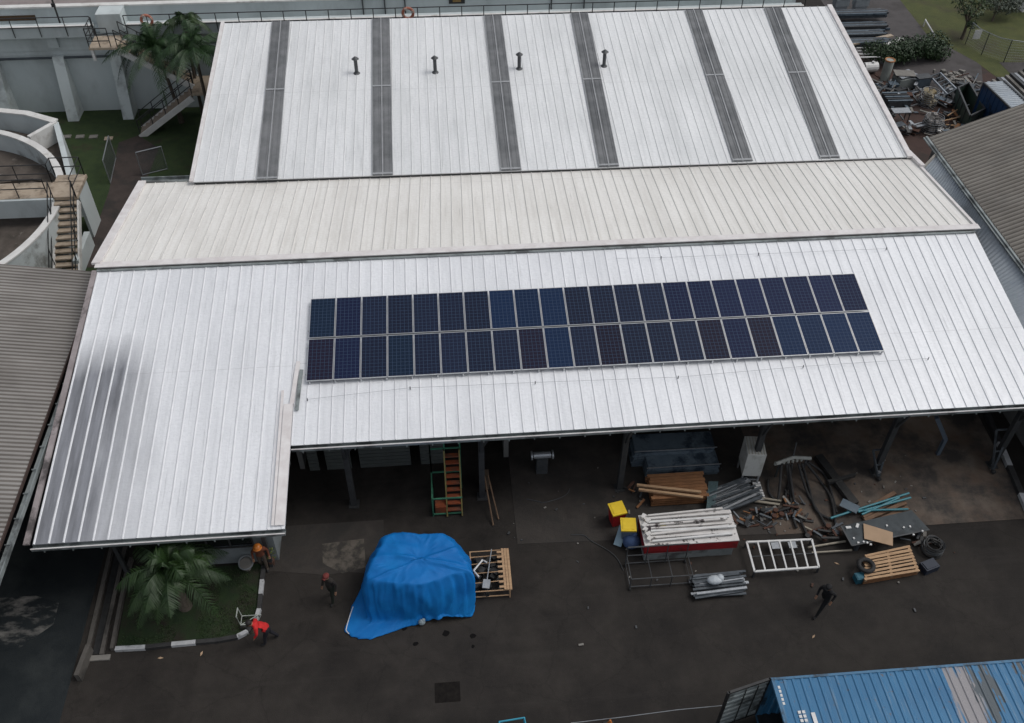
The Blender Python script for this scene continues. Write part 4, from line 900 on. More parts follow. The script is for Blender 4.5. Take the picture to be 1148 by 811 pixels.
# ------------------------------------------------------------------ people
SKIN = mat('skin', (.28,.15,.09), (.24,.13,.08), 5, .6)
def person(loc, rz, label, cols, lean=0, stride=.2, arms=None, hat=None, hatcol=None, h=1.70, twist=0):
    """cols: shirt, trousers, shoes. local front is +Y"""
    t = thing('person', label, 'person', loc, rz)
    Lm = Matrix.Rotation(-lean, 3, 'X'); pel = V3((0,0,.93))
    def up(v): return pel + Lm @ (V3(v)-pel)
    J = {}; E_ = []; rad = {}; zone = {}
    def j(n_, p, r_, par=None, z=None): 
        J[n_] = (V3(p), r_); 
        if par: E_.append((par, n_, z))
    j('pel', pel, .135); j('sp', up((0,0,1.12)), .13, 'pel', 1); j('ch', up((0,.01,1.32)), .155, 'sp', 1); j('nk0', up((0,0,1.43)), .085, 'ch', 1)
    j('nk', up((0,.01,1.50)), .055, 'nk0', 0); j('hd0', up((0,.03,1.56)), .075, 'nk', 0); j('hd1', up((0,.03,1.63)), .095, 'hd0', 0); j('hd2', up((0,.02,1.70)), .07, 'hd1', 0)
    arms = arms or {}
    for s in (-1, 1):
        el, wr = arms.get(s, ((s*.27,-.03,1.14), (s*.28,.10,.90)))
        j(f'sh{s}', up((s*.17,0,1.40)), .068, 'nk0', 1); j(f'el{s}', up(el), .045, f'sh{s}', 1); j(f'wr{s}', up(wr), .032, f'el{s}', 1)
        dv = (up(wr)-up(el)).normalized(); sd_ = dv.cross(V3((0,1,0))); sd_ = sd_.normalized() if sd_.length > .1 else V3((1,0,0))
        j(f'pm{s}', up(wr)+dv*.07, .034, f'wr{s}', 0)
        for k in range(4):
            L0 = (.085,.095,.09,.07)[k]; b0 = up(wr)+dv*.08+sd_*(k-1.5)*.021
            j(f'f{s}{k}a', b0+dv*.03, .010, f'pm{s}', 0); j(f'f{s}{k}b', b0+dv*L0+V3((0,.02,-.01)), .008, f'f{s}{k}a', 0)
        j(f'th{s}', up(wr)+dv*.05+V3((0,.05,0)), .011, f'wr{s}', 0)
        st = stride*s*(-1)
        kx = V3((s*.10, st*.55+.05, .50)); an = V3((s*.10, st*1.25-(.08 if st < 0 else 0), .09+(.10 if st < -.2 else 0)))
        j(f'hp{s}', (s*.09,0,.88), .10, 'pel', 2); j(f'kn{s}', kx, .062, f'hp{s}', 2); j(f'an{s}', an, .042, f'kn{s}', 2); j(f'to{s}', an+V3((0,.16,-.05 if st >= -.2 else -.11)), .035, f'an{s}', 3)
    names_ = list(J); me = bpy.data.meshes.new('body'); me.from_pydata([J[n_][0][:] for n_ in names_], [(names_.index(a), names_.index(b_)) for a, b_, _ in E_], [])
    o = bpy.data.objects.new('body', me); col.objects.link(o); md = o.modifiers.new('s', 'SKIN'); md.use_smooth_shade = True
    for i, n_ in enumerate(names_):
        sv = me.skin_vertices[0].data[i]; r_ = J[n_][1]; r_ *= 1.2; sv.radius = (r_, r_*(.75 if n_ in ('ch','sp','pel') else 1)); sv.use_root = (n_ == 'pel')
    o.modifiers.new('u', 'SUBSURF').render_levels = 1; o.modifiers['u'].levels = 1
    dg = bpy.context.evaluated_depsgraph_get(); dg.update(); ev = o.evaluated_get(dg); nm = bpy.data.meshes.new_from_object(ev, depsgraph=dg)
    o.modifiers.clear(); o.data = nm; bpy.data.meshes.remove(me); nm.name = 'body'
    ms = [SKIN, cols[0], cols[1], cols[2]]
    nm.materials.clear()
    for m_ in ms: nm.materials.append(m_)
    for p in nm.polygons:
        c = p.center; best = (9, 0)
        for a, b_, z in E_:
            A, B = J[a][0], J[b_][0]; ab = B-A; tt = max(0, min(1, (c-A).dot(ab)/max(1e-6, ab.dot(ab)))); d = (c-A-ab*tt).length/max(J[a][1], J[b_][1])
            if d < best[0]: best = (d, z)
        p.material_index = best[1]; p.use_smooth = True
    o.parent = t
    hc = up((0,.03,1.64)); b = MB()
    fm = lambda v: up(v)
    def part(nm_, bb_, m_): 
        me2 = bb_.mesh(nm_, m_, V3((0,0,0))); q = bpy.data.objects.new(nm_, me2); col.objects.link(q); q.parent = t; me2.shade_smooth(); return q
    f = MB(); f.ball(fm((0,.125,1.635)), .018, 6, 5, (1,1.2,1.4)); part('nose', f, SKIN)
    for s in (-1, 1): f = MB(); f.ball(fm((s*.095,.03,1.635)), .025, 6, 5, (.5,1,1.4)); part('ear', f, SKIN); f = MB(); f.ball(fm((s*.035,.112,1.655)), .010, 6, 5); part('eye', f, m_black)
    f = MB(); f.box(fm((0,.117,1.595)), (.045,.012,.010)); part('mouth', f, mat('lips', (.2,.06,.05), (.16,.05,.04), 4, .5))
    if hat == 'helmet':
        f = MB(); f.ball(fm((0,.02,1.69)), .14, 12, 8, (1,1.1,.85)); f.cyl(fm((0,.05,1.67)), .165, .02, 14); part('helmet', f, hatcol)
    elif hat == 'cap':
        f = MB(); f.ball(fm((0,.015,1.69)), .115, 12, 8, (1,1.1,.75)); f.box(fm((0,.14,1.68)), (.13,.11,.018), rot=Lm); part('cap', f, hatcol)
    else:
        f = MB(); f.ball(fm((0,.0,1.67)), .112, 12, 8, (1,1.02,.95)); part('hair', f, mat('black_hair', (.01,.008,.007), (.02,.016,.014), 20, .7))
    return t
def clothm(n_, c): return mat(n_, c, tuple(v*.65 for v in c), 6, .85, bump=.2)
q = at(304,719); person((q.x,q.y,.0), R(100), 'person in bright red shirt and dark trousers bending towards the kerb', (clothm('red_shirt', (.62,.02,.02)), clothm('dark_trousers', (.012,.012,.018)), clothm('shoes', (.02,.02,.02))), lean=.75, stride=.16, arms={-1: ((-.24,.18,1.22), (-.20,.40,1.12)), 1: ((.24,.20,1.20), (.16,.42,1.10))})
q = at(374,672); person((q.x,q.y,.0), R(150), 'person in dark clothes and dull red cap standing left of the blue tarpaulin', (clothm('dark_brown_jacket', (.022,.018,.015)), clothm('dark_green_trousers', (.010,.015,.008)), clothm('shoes', (.02,.02,.02))), lean=.12, stride=.14, hat='cap', hatcol=clothm('dull_red', (.16,.03,.025)))
q = at(920,683); person((q.x,q.y,.0), R(125), 'person dressed all in black striding across the open asphalt below the white metal frame', (clothm('black_jacket', (.006,.006,.007)), clothm('black_trousers', (.006,.007,.008)), clothm('shoes', (.02,.02,.02))), lean=.22, stride=.34, arms={-1: ((-.27,-.12,1.18), (-.27,.08,1.0)), 1: ((.27,.06,1.16), (.22,.26,1.05))}, hat='cap', hatcol=clothm('black_cap', (.008,.008,.009)))
q = at(297,637); person((q.x,q.y,.0), R(190), 'person in orange hard hat and rust coloured clothes under the roof corner', (clothm('rust_work_jacket', (.16,.045,.02)), clothm('khaki_trousers', (.08,.06,.045)), clothm('shoes', (.02,.02,.02))), lean=.25, stride=.08, hat='helmet', hatcol=mat('orange_helmet', (.62,.20,.03), (.55,.17,.03), 4, .35))
random.seed(77); b = MB(); q = at(305,633); leafblob(b, q+V3((0,0,.75)), (.28,.22,.35), 90, .05); 
o = thing('potted_plant', 'small leafy plant with yellow green leaves beside the person in the orange hard hat', 'plant', q); b.build('foliage', mat('yellow_green_leaf', (.16,.17,.02), (.06,.10,.02), 3, .6), o)
b = MB(); b.cyl(q, .11, .3, 10, .15); b.build('pot', m_rust, o); b = MB(); b.tube([q+V3((0,0,.3)), q+V3((.02,0,.8))], .015, 5); b.build('stem', m_bark, o)
b = MB(); q = at(278,638)+V3((0,0,0)); b.torus(q+V3((0,0,.42)), .26, .03, V3((0,-.35,1)).normalized(), 22, 6); o = thing('bowl_planter', 'round grey concrete bowl on a stand in front of the office wall corner', 'planter', q); b.build('rim', m_galv, o)
b = MB(); b.cyl(q+V3((0,0,.1)), .12, .3, 14, .25); b.cyl(q, .14, .1, 12, .1); b.build('bowl', m_conc, o)
q = at(281,700); t = thing('hand_cart', 'small pale tubular hand cart in the grass beside the red shirted person', 'hand cart', q); b = MB()
P_ = [q+V3(v) for v in ((-.28,-.15,.25),(.28,-.15,.25),(.28,.2,.25),(-.28,.2,.25))]
b.tube(P_+[P_[0]], .02, 6); b.tube([P_[0], P_[0]+V3((-.05,-.0,.55)), P_[3]+V3((-.05,0,.55)), P_[3]], .02, 6); b.tube([P_[1], q+V3((.5,-.1,.75))], .018, 6); b.tube([P_[0], P_[2]], .015, 5); b.build('frame', mat('pale_tube', (.45,.47,.44), (.3,.33,.3), 3, .5), t)
for x in (-.2, .2):
    b = MB(); b.torus(q+V3((x,-.2,.12)), .10, .025, V3((0,1,0)), 14, 6); b.torus(q+V3((x,.22,.12)), .10, .025, V3((0,1,0)), 14, 6); b.build('wheel', m_rubber, t)

# ------------------------------------------------------------------ goods and equipment in front of the open bay
def T1(name, label, cat, loc, group=None, rz=0): return thing(name, label, cat, V3((loc[0], loc[1], loc[2] if len(loc) > 2 else 0)), rz, group)
def LB(rz, c):
    m_ = Matrix.Rotation(rz, 4, 'Z'); m_.translation = V3(c); return lambda x, y, z=0: m_ @ V3((x, y, z))
random.seed(91)
# steps on a mobile platform
t = T1('platform_ladder', 'orange and green mobile step ladder standing under the eave behind the blue tarpaulin', 'step ladder', (5.0,-2.6))
for k in range(9):
    b = MB(); b.box((5.28,-2.98+k*.13,.28+k*.25), (.52,.17,.05)); b.build('step', m_orange, t)
for x in (4.99, 5.57): b = MB(); b.bar((x,-3.1,.02), (x,-1.85,2.5), .05, .14); b.build('side_rail', mat('olive_yellow_paint', (.22,.18,.05), (.14,.11,.04), 4, .6), t)
b = MB()
for x in (4.45, 5.0, 5.6):
    b.bar((x,-1.75,0), (x,-1.75,2.9), .05, .05)
for x, y in ((4.45,-3.05),(4.45,-1.75)): b.bar((x,y,0), (x,y,1.1 if y < -2 else 2.9), .05, .05)
for z, y in ((1.08,-3.05),(.12,-3.05),(1.08,-1.75),(2.5,-1.75)): b.bar((4.42,y,z), (5.6,y,z), .05, .05)
b.bar((4.45,-3.05,1.08), (4.45,-1.75,1.08), .05, .05); b.bar((4.45,-3.05,.12), (4.45,-1.75,.12), .05, .05); b.build('frame', m_green, t)
b = MB(); b.box((4.75,-2.85,.32), (.42,.36,.36)); b.build('tool_box', m_orange, t)
# leaning poles
for i, (p0, p1) in enumerate((((553,590),(543,533)),((559,583),(547,533)))):
    q0, q1 = at(*p0)+V3((0,0,.04)), at(p1[0], p1[1], .9); b = MB(); b.tube([q0, q1], .03, 7); b.solo('wooden_pole', mat('pole_wood', (.16,.10,.06), (.10,.06,.035), 4, .8), q0, ('long thin wooden pole propped beside the dark bay, left of a pair','shorter wooden pole of the crossed pair right of the step ladder')[i], 'pole')
b = MB(); q = at(543,530,.9); b.box(q-V3((0,0,.45)), (.35,.3,.9)); b.solo('wooden_crate', mat('crate_wood', (.10,.07,.05), (.06,.045,.03), 4, .8), q-V3((0,0,.9)), 'dim brown wooden crate that the two thin poles lean on', 'crate')
# machine skid right of the tarp
L_ = LB(.0, (6.45,-6.0,0)); t = T1('machine_skid', 'black wire framed machine skid with a pale wooden right edge beside the blue tarpaulin', 'machine', (6.45,-6.0))
b = MB()
for z in (.15, .5):
    for p, q in (((-.68,-.85),(.68,-.85)),((.68,-.85),(.68,.85)),((.68,.85),(-.68,.85)),((-.68,.85),(-.68,-.85))): b.tube([L_(*p, z), L_(*q, z)], .022, 6)
for x in (-.68,.68):
    for y in (-.85,0,.85): b.tube([L_(x,y,0), L_(x,y,.5)], .022, 6)
for y in (-.5,-.1,.3,.6): b.tube([L_(-.68,y,.5), L_(.68,y+.05,.5)], .016, 5)
b.build('frame', m_wood, t)
b = MB()
for _ in range(26): b.box(L_(random.uniform(-.55,.4), random.uniform(-.75,.75), random.uniform(.1,.35)), (random.uniform(.08,.35), random.uniform(.08,.3), random.uniform(.08,.25)), rz=random.uniform(0,3))
for k in range(7): b.cyl(L_(.32,-.7+k*.23,.2), .05, .22, 8)
b.build('machinery', m_black, t)
b = MB()
for k in range(3): b.box(L_(.52+k*.10,0,.55-k*.01), (.085,1.75,.05))
for k in range(8): b.box(L_(.42,-.75+k*.21,.56), (.22,.08,.05))
b.build('wooden_edge', m_wood, t)
q = [at(537,647,.6), at(531,640,.6), at(541,628,.6), at(546,631,.6)]; b = MB(); b.tube(q, .035, 7); b.solo('bent_pipe', m_white, q[0], 'white bent pipe lying across the machine skid', 'pipe')
q = [at(551,616,.68), at(546,650,.62)]; t = T1('shovel', 'grey shovel laid blade down over the machine skid', 'shovel', q[1]); b = MB(); b.tube(q, .022, 7); b.build('handle', m_galv, t); b = MB(); d_ = (q[1]-q[0]).normalized(); b.bar(q[1], q[1]+d_*.35, .26, .04); b.build('blade', m_galv, t)
# bins
def bin_(px, py, body, label, rz):
    q = at(px, py); t = thing('waste_bin', label, 'bin', q, rz, 'yellow lidded waste bins'); 
    def B(nm_, f, m_):
        b = MB(); f(b); me = b.mesh(nm_, m_, V3((0,0,0))); o = bpy.data.objects.new(nm_, me); col.objects.link(o); o.parent = t; return o
    B('body', lambda b: b.add([(-.2,-.2,.05),(.2,-.2,.05),(.2,.2,.05),(-.2,.2,.05),(-.27,-.27,.85),(.27,-.27,.85),(.27,.27,.85),(-.27,.27,.85)], [(3,2,1,0),(4,5,6,7),(0,1,5,4),(1,2,6,5),(2,3,7,6),(3,0,4,7)]), body)
    o = B('lid', lambda b: (b.box((0,0,.89), (.58,.6,.07)), b.box((0,.0,.93), (.44,.46,.03))), m_yellow)
    for x in (-.22,.22): B('wheel', lambda b: b.tube([(x-.03,.25,.08),(x+.03,.25,.08)], .08, 10), m_rubber)
    return t
bin_(690,586,m_red,'red waste bin with a yellow lid beside the dark column',.2); bin_(702,604,mat('slate_plastic', (.12,.16,.22), (.08,.11,.15), 3, .6),'slate blue waste bin with a bright yellow lid beside the red sided crate',-.1)
b = MB(); b.bar(at(692,612,.05), at(699,590,.6), .3, .05); b.solo('pale_board', mat('light_blue_board', (.24,.34,.40), (.18,.26,.32), 2, .6), at(692,612), 'light blue board propped against the slate bin', 'board')
b = MB(); q = at(707,612); b.ball(q+V3((0,0,.3)), .34, 12, 8, (1,.9,.9)); b.ball(q+V3((.1,.1,.6)), .13, 8, 6); b.solo('sack', mat('blue_sack', (.05,.09,.20), (.03,.06,.14), 4, .8, bump=.4), q, 'full dark blue sack at the left end of the red sided crate', 'sack', smooth=True)
# blue-grey panel stacks
for i, (p0, p1, z, lab) in enumerate((((708,524),(797,520),1.0,'blue grey steel panels stacked at the back beside the dark column'),((723,536),(803,532),.65,'lower stack of blue grey panels in front of the taller one'))):
    a_, c_ = at(*p0), at(*p1); t = T1('panel_stack', lab, 'panel stack', a_); n = 7 if i == 0 else 5
    for k in range(n):
        b = MB(); zz = z*(k+.5)/n; b.box(((a_.x+c_.x)/2+random.uniform(-.06,.06), a_.y+.42+random.uniform(-.03,.03), zz), (abs(c_.x-a_.x)+random.uniform(-.1,.1), .85, z/n*.82), rz=random.uniform(-.02,.02)); b.build('panel', m_bluegrey, t)
    b = MB(); b.bar((a_.x,a_.y-.03,z+.01), (c_.x+.1,a_.y-.03,z+.01), .03, .03); b.build('edge_rail', m_galv, t)
# wood stack
a_ = at(730,569); t = T1('timber_stack', 'orange brown stack of timber boards between the blue panels and the white topped crate', 'timber stack', a_)
for lay in range(4):
    for k in range(8):
        b = MB(); b.box((a_.x+1.12+random.uniform(-.04,.04), a_.y+.08+k*.155, .09+lay*.13), (2.2+random.uniform(-.12,.12), .14, .07)); b.build('board', m_wood2, t)
b = MB()
for x in (.2,1.1,2.0):
    for l in range(4): b.box((a_.x+x, a_.y+.62, .03+l*.13), (.09,1.15,.055))
b.build('bearer', m_wood2, t)
for i, (p0, p1) in enumerate((((714,544),(786,552)),((716,549),(788,558)))):
    b = MB(); q0, q1 = at(*p0, .68), at(*p1, .68); b.bar(q0, q1, .10, .09); b.solo('timber_beam', m_wood, q0, ('long pale timber beam on top of the orange brown stack, the rear one','long pale timber beam on top of the orange brown stack, the front one')[i], 'timber beam')
# profile bundles
def bundle(name, label, c, L_, ang, n, wdt, hgt, m_, r_=.03, spread=.06, part='steel_profile'):
    t = T1(name, label, 'metal bundle', c)
    for k in range(n):
        a_ = ang+random.uniform(-spread, spread); d_ = V3((math.cos(a_), math.sin(a_), 0)); s_ = V3((-math.sin(ang), math.cos(ang), 0))
        o_ = V3((c[0],c[1],0)) + s_*random.uniform(-wdt/2, wdt/2) + V3((0,0,.05+random.random()*hgt)) + d_*random.uniform(-.12,.12)
        b = MB(); l = L_*random.uniform(.85,1.05); z = V3((0,0,random.uniform(-.05,.05)))
        b.bar(o_-d_*l/2, o_+d_*l/2+z, r_*random.uniform(1,2.4), r_); b.build(part, m_ if k % 4 else m_galv, t)
    return t
q = at(820,562); bundle('steel_bundle', 'dark green grey bundle of steel profiles lying at an angle below the white cabinet', q, 2.0, .35, 38, 1.2, .45, m_darksteel, .05)
b = MB(); 
for k in range(8): b.bar(at(792+k*1.2, 575-k*.3, .3), at(795+k*1.4, 540, .55), .03, .03)
b.solo('thin_rods', mat('blue_green_steel', (.07,.13,.14), (.05,.09,.10), 4, .5), at(792,575), 'thin upright blue green rods at the left end of the dark steel bundle', 'rods')
q = at(805,659); bundle('steel_bundle', 'bundle of pale galvanised profiles with a white bag on it in the front row', q, 1.95, .03, 34, .85, .3, m_darksteel, .045)
b = MB(); q = at(801,652,.4); b.ball(q+V3((0,0,.1)), .24, 10, 7, (1.3,.8,.6)); b.ball(q+V3((.2,.05,.12)), .15, 9, 6); b.solo('plastic_bag', mat('white_plastic_bag', (.50,.54,.56), (.34,.38,.42), 7, .5, bump=.5), q, 'crumpled white plastic bag lying on the galvanised profiles', 'bag', smooth=True)
# white cabinet on a stand
q = at(838,545); t = T1('cabinet', 'tall pale white metal cabinet standing below the eave beside the steel bundle', 'cabinet', q, rz=0)
Lc = LB(-.12, (q.x+.1,q.y+.5,0)); rot = Matrix.Rotation(-.12, 3, 'Z')
b = MB(); b.box(Lc(0,0,1.25), (.72,.95,1.3), rot=rot); b.build('case', mat('dirty_white_case', (.44,.45,.43), (.52,.53,.51), 2, .55, c3=(.26,.26,.23), s3=2, f3=(.5,.7)), t)
b = MB(); 
for k in range(6): b.box(Lc(-.30+k*.12,0,1.915), (.03,.9,.02), rot=rot)
b.build('top_ribs', mat('cream_rib2', (.40,.38,.32), (.30,.28,.24), 3, .6), t)
b = MB(); 
for x in (-.32,.32):
    for y in (-.42,.42): b.bar(Lc(x,y,0), Lc(x,y,.62), .06, .06)
b.box(Lc(0,-.4,.3), (.7,.05,.05), rot=rot); b.build('stand', m_galv, t)
b = MB(); 
for k in range(7): b.box(V3((q.x+.35,q.y-.75+k*.13,.1)), (.30,.09,.08))
b.solo('slotted_bracket', m_white, (q.x+.35,q.y-.6,0), 'white slotted bracket lying between the white cabinet and the steel bundle', 'bracket')
# red sided crate with white profiles
a0, a1 = at(722,631), at(823,622); t = T1('equipment_crate', 'long crate with a dark red upper side, loaded with chipped white profiles', 'crate', a0)
yA = a0.y+.1; xA, xB = a0.x, a1.x; Ht = .95; dep = 1.35
b = MB(); b.bb((xA,yA,.0), (xB-.1,yA+dep,.45)); b.build('lower_side', mat('pale_grey_side', (.17,.19,.19), (.22,.24,.24), 2, .6, c3=(.08,.08,.08), s3=1.5), t)
b = MB(); b.bb((xA-.05,yA-.04,.5), (xB,yA+dep,Ht)); b.build('upper_side', m_redp, t)
b = MB(); b.bb((xA-.06,yA-.05,Ht+.003), (xB+.02,yA+dep,Ht+.04)); b.build('top_sheet', m_whitep, t)
for k in range(9):
    b = MB(); y = yA+.1+k*.145; sk = (.10, .03, .16, -.04, 0, .05, -.02, .04, .12)[k]; b.bar((xA+.05+random.uniform(0,.25), y, Ht+.08+random.uniform(0,.06)), (xB-random.uniform(0,.3), y+sk, Ht+.10+random.uniform(0,.08)), random.uniform(.05,.11), .07); b.build('white_profile', m_whitep if k % 3 else m_white, t)
for (x, y, w_, d_) in ((xA+.32,yA+.75,.48,.30),(xB-.35,yA+.25,.30,.16)):
    b = MB(); b.box((x,y,Ht+.06), (w_,d_,.05)); b.build('dark_plate', mat('purple_black', (.025,.015,.022), (.04,.03,.035), 3, .5), t)
b = MB(); b.box((xA+.78,yA+.85,Ht+.055), (.22,.18,.012)); b.build('yellow_sticker', mat('pale_yellow', (.45,.36,.12), (.38,.3,.1), 3, .6), t)
for k in range(6): b = MB(); b.box((xA+.12+random.uniform(-.1,.15),yA+.2+k*.2,Ht+.16), (.2,.14,.12), rz=random.random()); b.build('end_block', m_whitep, t)
# black wire cart in front
a0, a1 = at(706,660), at(774,655); t = T1('wire_cart', 'low black wire frame cart in front of the red sided crate', 'cart', a0); b = MB(); yb = a0.y+1.0
for z in (.12,.62):
    b.tube([(a0.x,a0.y,z),(a1.x,a0.y,z),(a1.x,yb,z),(a0.x,yb,z),(a0.x,a0.y,z)], .022, 6)
for k in range(4):
    x = a0.x+(a1.x-a0.x)*k/3
    for y in (a0.y, yb): b.tube([(x,y,0),(x,y,.62 if y == a0.y else 1.15)], .022, 6)
    b.tube([(x,a0.y,.62),(x,yb,.62)], .016, 5)
b.tube([(a0.x,yb,1.15),(a1.x,yb,1.15)], .03, 6); b.build('frame', m_steel, t)
for x in (a0.x, a1.x):
    for y in (a0.y, yb): b = MB(); b.tube([(x-.03,y-.05,.05),(x+.03,y-.05,.05)], .06, 10); b.build('caster', m_rubber, t)
# white grid frame
c0, c1, c2, c3 = at(837,608,.35), at(910,605,.35), at(918,636,.35), at(846,641,.35); t = T1('grid_frame', 'white rectangular metal grid frame with five cross bars resting on short legs', 'metal frame', (c3.x,c3.y))
b = MB()
for p, q in ((c0,c1),(c1,c2),(c2,c3),(c3,c0)): b.bar(p, q, .07, .06)
for k in range(1, 6): p, q = c0.lerp(c1, k/6), c3.lerp(c2, k/6); b.bar(p, q, .055, .05)
b.build('grid', m_white, t); b = MB(); b.bar(c0.lerp(c3, .5), c1.lerp(c2, .5), .025, .025); b.build('wire', m_steel, t)
for c in (c0,c1,c2,c3): b = MB(); b.bar((c.x,c.y,0), (c.x,c.y,.33), .06, .06); b.build('leg', m_steel, t)
for k, (p, q) in enumerate(((.42,.2),(.68,.1))): b = MB(); b.box(c0.lerp(c1, p)+V3((0,-.2,-.01)), (.30,.28,.02)); b.build('plate', m_galv, t)
# hose rack
a0, a1 = at(870,520,1.0), at(909,514,1.0); t = T1('hose_rack', 'pale ridged header bar with thick black hoses hanging from it onto the brown slab', 'hose rack', ((a0.x+a1.x)/2, a0.y)); mid = a0.lerp(a1, .5)+V3((0,.12,.08))
b = MB(); b.tube([a0, mid, a1], .075, 8)
for k in range(9): b.cyl(a0.lerp(a1, k/8)+V3((0,.05,-.12)), .055, .12, 8)
b.build('header', mat('pale_header', (.34,.35,.33), (.24,.25,.23), 4, .6), t); b = MB(); b.bar((a0.x+.2,a0.y+.1,0), (a0.x+.2,a0.y+.1,1.0), .07, .07); b.bar((a1.x-.2,a0.y+.1,0), (a1.x-.2,a0.y+.1,1.0), .07, .07); b.tube([mid, mid+V3((.05,.2,.7))], .03, 6); b.build('stand', m_steel, t)
ends = [((876,520),(872,560),(862,552),(861,538)),((882,520),(886,552),(888,575),(893,592)),((884,520),(890,560),(896,580),(905,600)),((895,520),(905,552),(918,575),(930,598)),((899,520),(905,540),(915,572),(934,583)),((903,518),(920,540),(932,560),(937,590)),((906,518),(922,530),(930,545),(938,575)),((888,520),(885,540),(880,560),(885,580))]
for e_ in ends:
    pts = [at(e_[0][0], e_[0][1], .85)] + [at(x, y, .12) for x, y in e_[1:]]
    P_ = []
    for i in range(len(pts)-1):
        p0, p1, p2, p3 = pts[max(0,i-1)], pts[i], pts[i+1], pts[min(len(pts)-1,i+2)]
        for k in range(6): t_ = k/6; P_.append(.5*((2*p1)+(p2-p0)*t_+(2*p0-5*p1+4*p2-p3)*t_*t_+(-p0+3*p1-3*p2+p3)*t_**3))
    P_.append(pts[-1]); P_ = [V3((p.x, p.y, max(.07, p.z))) for p in P_]; b = MB(); b.tube(P_, .055, 8); b.build('hose', m_rubber, t, smooth=True)
t = T1('steel_beam', 'heavy black steel beam with a cross arm lying on the brown slab right of the hoses', 'beam', at(960,568))
b = MB(); b.bar(at(917,512,.2), at(958,566,.2), .34, .25); b.build('main_beam', m_black, t); b = MB(); b.bar(at(928,541,.35), at(958,533,.3), .14, .14); b.build('cross_arm', m_black, t); b = MB(); b.bar(at(943,563,.36), at(962,572,.36), .42, .03); b.build('end_plate', m_bluegrey, t)
for i, (p0, p1, w_) in enumerate((((846,562),(874,566),.09),((848,558),(876,562),.07),((900,590),(915,597),.06),((906,614),(948,607),.06),((910,620),(955,617),.05))):
    b = MB(); b.bar(at(*p0, .12), at(*p1, .12), w_, .06); b.solo('loose_batten', mat('pale_batten', (.36,.33,.27), (.26,.23,.18), 4, .7), at(*p0), ('front one of two pale battens right of the steel bundle','rear one of two pale battens right of the steel bundle','short pale batten at the foot of the black hoses','upper pale batten between the grid frame and the dark plate','lower pale batten between the grid frame and the dark plate')[i], 'batten')
for i, (cx0, cy0, n, lab) in enumerate(((868,578,16,'heap of rusty machine scrap between the steel bundle and the hoses'),(920,602,14,'small heap of rusty scrap above the pale battens'))):
    t = T1('scrap_heap', lab, 'scrap heap', at(cx0,cy0)); c = at(cx0, cy0)
    for k in range(n):
        b = MB(); a_ = random.uniform(0,3.14); o_ = c+V3((random.uniform(-.75,.75), random.uniform(-.3,.3), random.uniform(.06,.3)))
        if k % 3: b.bar(o_-V3((math.cos(a_),math.sin(a_)*.4,0))*.35, o_+V3((math.cos(a_),math.sin(a_)*.4,.1))*.35, .08, .07)
        else: b.tube([o_, o_+V3((0,0,.12))], .1, 9)
        b.build('scrap_piece', (m_rust, m_darksteel, m_black, m_rust)[k % 4], t)
# timber bearers and teal pipes
for k, (p0, p1) in enumerate((((965,575),(1003,553)),((967,580),(1012,557)),((969,584),(1015,564)),((976,588),(1018,570)))):
    b = MB(); b.bar(at(*p0, .1), at(*p1, .1), .16, .14); b.solo('timber_bearer', mat('brown_bearer', (.20,.12,.075), (.13,.08,.05), 4, .8), at(*p0), ('rearmost brown timber bearer under the teal pipes','second brown timber bearer from the back under the teal pipes','third brown timber bearer from the back under the teal pipes','brown timber bearer nearest the dark plate')[k], 'timber', 'timber bearers under the teal pipes')
for k, (p0, p1) in enumerate((((931,581),(1019,553)),((962,574),(1021,558)),((966,577),(1008,558)),((950,573),(1018,571)))):
    b = MB(); b.tube([at(*p0, .25), at(*p1, .3)], .045, 8); b.solo('teal_pipe', m_teal, at(*p0), ('longest teal pipe, reaching furthest towards the hoses','teal pipe ending at the far right of the pipe pile','short teal pipe on the rearmost bearer','teal pipe lying level across the others')[k], 'pipe', 'teal pipes on the bearers')
# dark plate with fittings, cardboard, pallet, tyre, coil
c0, c1, c2, c3 = at(943,590,.55), at(1022,572,.55), at(1042,594,.55), at(955,612,.55); t = T1('steel_plate', 'large dark grey steel plate on supports scattered with small white fittings', 'steel plate', (c3.x,c3.y))
b = MB(); b.add([c3,c2,c1,c0]+[v-V3((0,0,.05)) for v in (c3,c2,c1,c0)], [(0,1,2,3),(7,6,5,4),(0,4,5,1),(1,5,6,2),(2,6,7,3),(3,7,4,0)]); b.build('plate', mat('dark_plate_steel', (.045,.055,.062), (.065,.078,.085), 2.5, .4, .3, c3=(.03,.036,.04), s3=1.2), t)
b = MB(); b.bar(c0, c3, .05, .03); b.bar(c3, c2, .05, .03); b.build('plate_edge', m_steel, t)
for c in (c0.lerp(c2,.12), c1.lerp(c3,.12), c2.lerp(c0,.1), c3.lerp(c1,.12)): b = MB(); b.bar((c.x,c.y,0), (c.x,c.y,.5), .12, .12); b.build('support', m_darksteel, t)
for k, (px, py) in enumerate(((951,592),(961,590),(957,604),(962,609),(968,608),(972,609),(976,611),(1013,592),(1020,591),(1024,600),(1034,596),(994,590))):
    b = MB(); q = at(px, py, .56); b.box(q+V3((0,0,.02)), (.07 if k > 1 else .2, .06 if k > 1 else .1, .05), rz=k); b.build('fitting', m_white, t)
k0 = [at(968,587,.62), at(1001,597,.62), at(1001,612,.62), at(969,604,.62)]; b = MB(); b.add([k0[3],k0[2],k0[1],k0[0]]+[v-V3((0,0,.03)) for v in (k0[3],k0[2],k0[1],k0[0])], [(0,1,2,3),(7,6,5,4),(0,4,5,1),(1,5,6,2),(2,6,7,3),(3,7,4,0)]); b.solo('cardboard_sheet', m_card, k0[3], 'tan cardboard sheet lying on the dark steel plate', 'cardboard')
